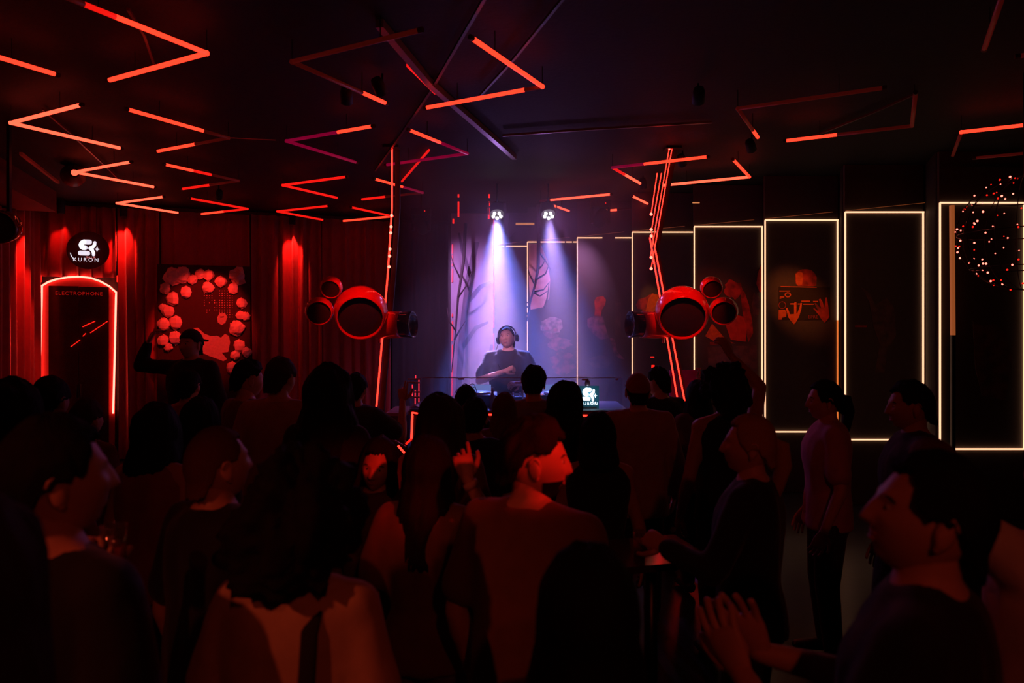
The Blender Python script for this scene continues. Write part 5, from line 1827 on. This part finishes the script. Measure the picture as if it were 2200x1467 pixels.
person('woman in a pink blouse in profile before the panel with the tape player', 1772, 816, 4.2, 78, 'tied', 'black', 'light', CL_PINK, CL_DARK, 'short', female=True, face=True)
person('dark haired man in profile before the second panel from the right', 1955, 816, 3.5, 75, 'short', 'black', 'tan', CL_BLACK, CL_DARK, 'long', face=True)

# ------------------------------------------------------------------ mid crowd with lit faces
person('smiling woman with dark long hair facing the camera', 812, 937, 3.0, 168, 'long', 'black', 'light', CL_BROWN, CL_DARK, 'long', female=True, face=True, smile=1.0, head=(8, 4, -8), voxel=.012)
p17 = person('long haired woman from behind with her hand lifted to her hair', 918, 935, 2.6, -10, 'long', 'black', 'light', CL_BROWN, CL_JEANS, 'short', female=True,
             armR=((.185, .06, .735), (.085, .05, .895)), handR=dict(curl=(.25, .6, .8, .9), spread=.15, dir=(-.25, .1, .9), back=(.3, -.8, .2)))
e_, w__ = p17['arms'][1][1], p17['arms'][1][2]
mbx = MB().tube([w__ + (e_ - w__) * .06, w__ + (e_ - w__) * .14], .031, 14)
p17['put']('wristband', np.concatenate(mbx.v), mbx.f, cloth('band', (.7, .5, .4)))
p19 = person('man with dark faded hair and short beard in profile, face lit red', 1150, 888, 2.15, -28, 'quiff', 'black', 'light', CL_BROWN, CL_DARK, 'short', head=(-58, 0, 0), face=True, beard=True, hairlift=.03, wide=1.05, voxel=.012)

# ------------------------------------------------------------------ nearest people
p18 = person('person with big curly dark hair in a tan shirt with a dark shoulder strap', 640, 975, 1.78, -6, 'afro', 'black', 'light', CL_SAND, CL_DARK, 'short', hairlift=.075)
S_ = p18['S']
mbx = MB().tube([(.075, -.075 * S_, .70 * S_ - .3), (.085, -.085 * S_, .70 * S_), (.088, -.075 * S_, .79 * S_), (.085, -.03 * S_, .845 * S_), (.083, .03 * S_, .825 * S_), (.083, .085 * S_, .74 * S_), (.08, .09 * S_, .60 * S_)],
                [(.006, .022)] * 7, 8, up=(0, -1, 0))
p18['put']('shoulder_strap', np.concatenate(mbx.v), mbx.f, CL_BLACK)
p4 = person('dark haired person close to the camera at the left, holding a glass', 118, 893, 1.5, -22, 'short', 'black', 'light', CL_BLACK, CL_DARK, 'short', head=(-25, -6, 0), armL=((.165, .03, .655), (.135, .13, .745)), handL=dict(curl=.85, thumb=.4, dir=(.2, .35, .9), back=(-.8, .2, 0)))
person('short person with smooth dark hair close to the camera at the centre', 1262, 1168, 1.3, -8, 'bob', 'black', 'light', CL_BLACK, CL_DARK, 'short', female=True)
p34 = person('man close to the camera at the right, head bowed to the left, clapping', 1995, 965, 1.38, 52, 'short', 'black', 'light', CL_BLACK, CL_DARK, 'short', head=(20, -14, 0), face=True, armR='clap', armL='clap',
             handR=dict(curl=.15, spread=.25, dir=(-.2, .35, .9), back=(.9, .1, .1)), handL=dict(curl=.15, spread=.2, dir=(.1, .5, .8), back=(-.9, .1, .1)), voxel=.012)
person('person with cropped chestnut hair just behind the clapping man', 2003, 941, 2.35, 20, 'crop', 'chestnut', 'light', CL_DARK, CL_DARK)
person('person in a pale shirt with arm lifted at the right edge', 2300, 900, 1.72, 8, 'short', 'black', 'light', CL_WHITE, CL_DARK, 'long', armL=((.165, .03, .865), (.125, .14, .860)), armR='bent')
person('person in a rust top cut off by the lower left corner', -90, 1060, .95, -10, 'long', 'brown', 'light', CL_RUST, CL_DARK, 'short', female=True, armR='bent')

# glass in the hand of the near left person
a_, e_, w__ = p4['arms'][-1]
wp = p4['world'](w__ + Vector((.2, .35, .9)).normalized() * .075 + Vector((.045, .02, -.07)))
tumbler('tall glass held by the dark haired person near the left', wp)
tumbler('small drinking glass on the high table in the crowd', (.56, 3.0, 1.05), .10, .03)
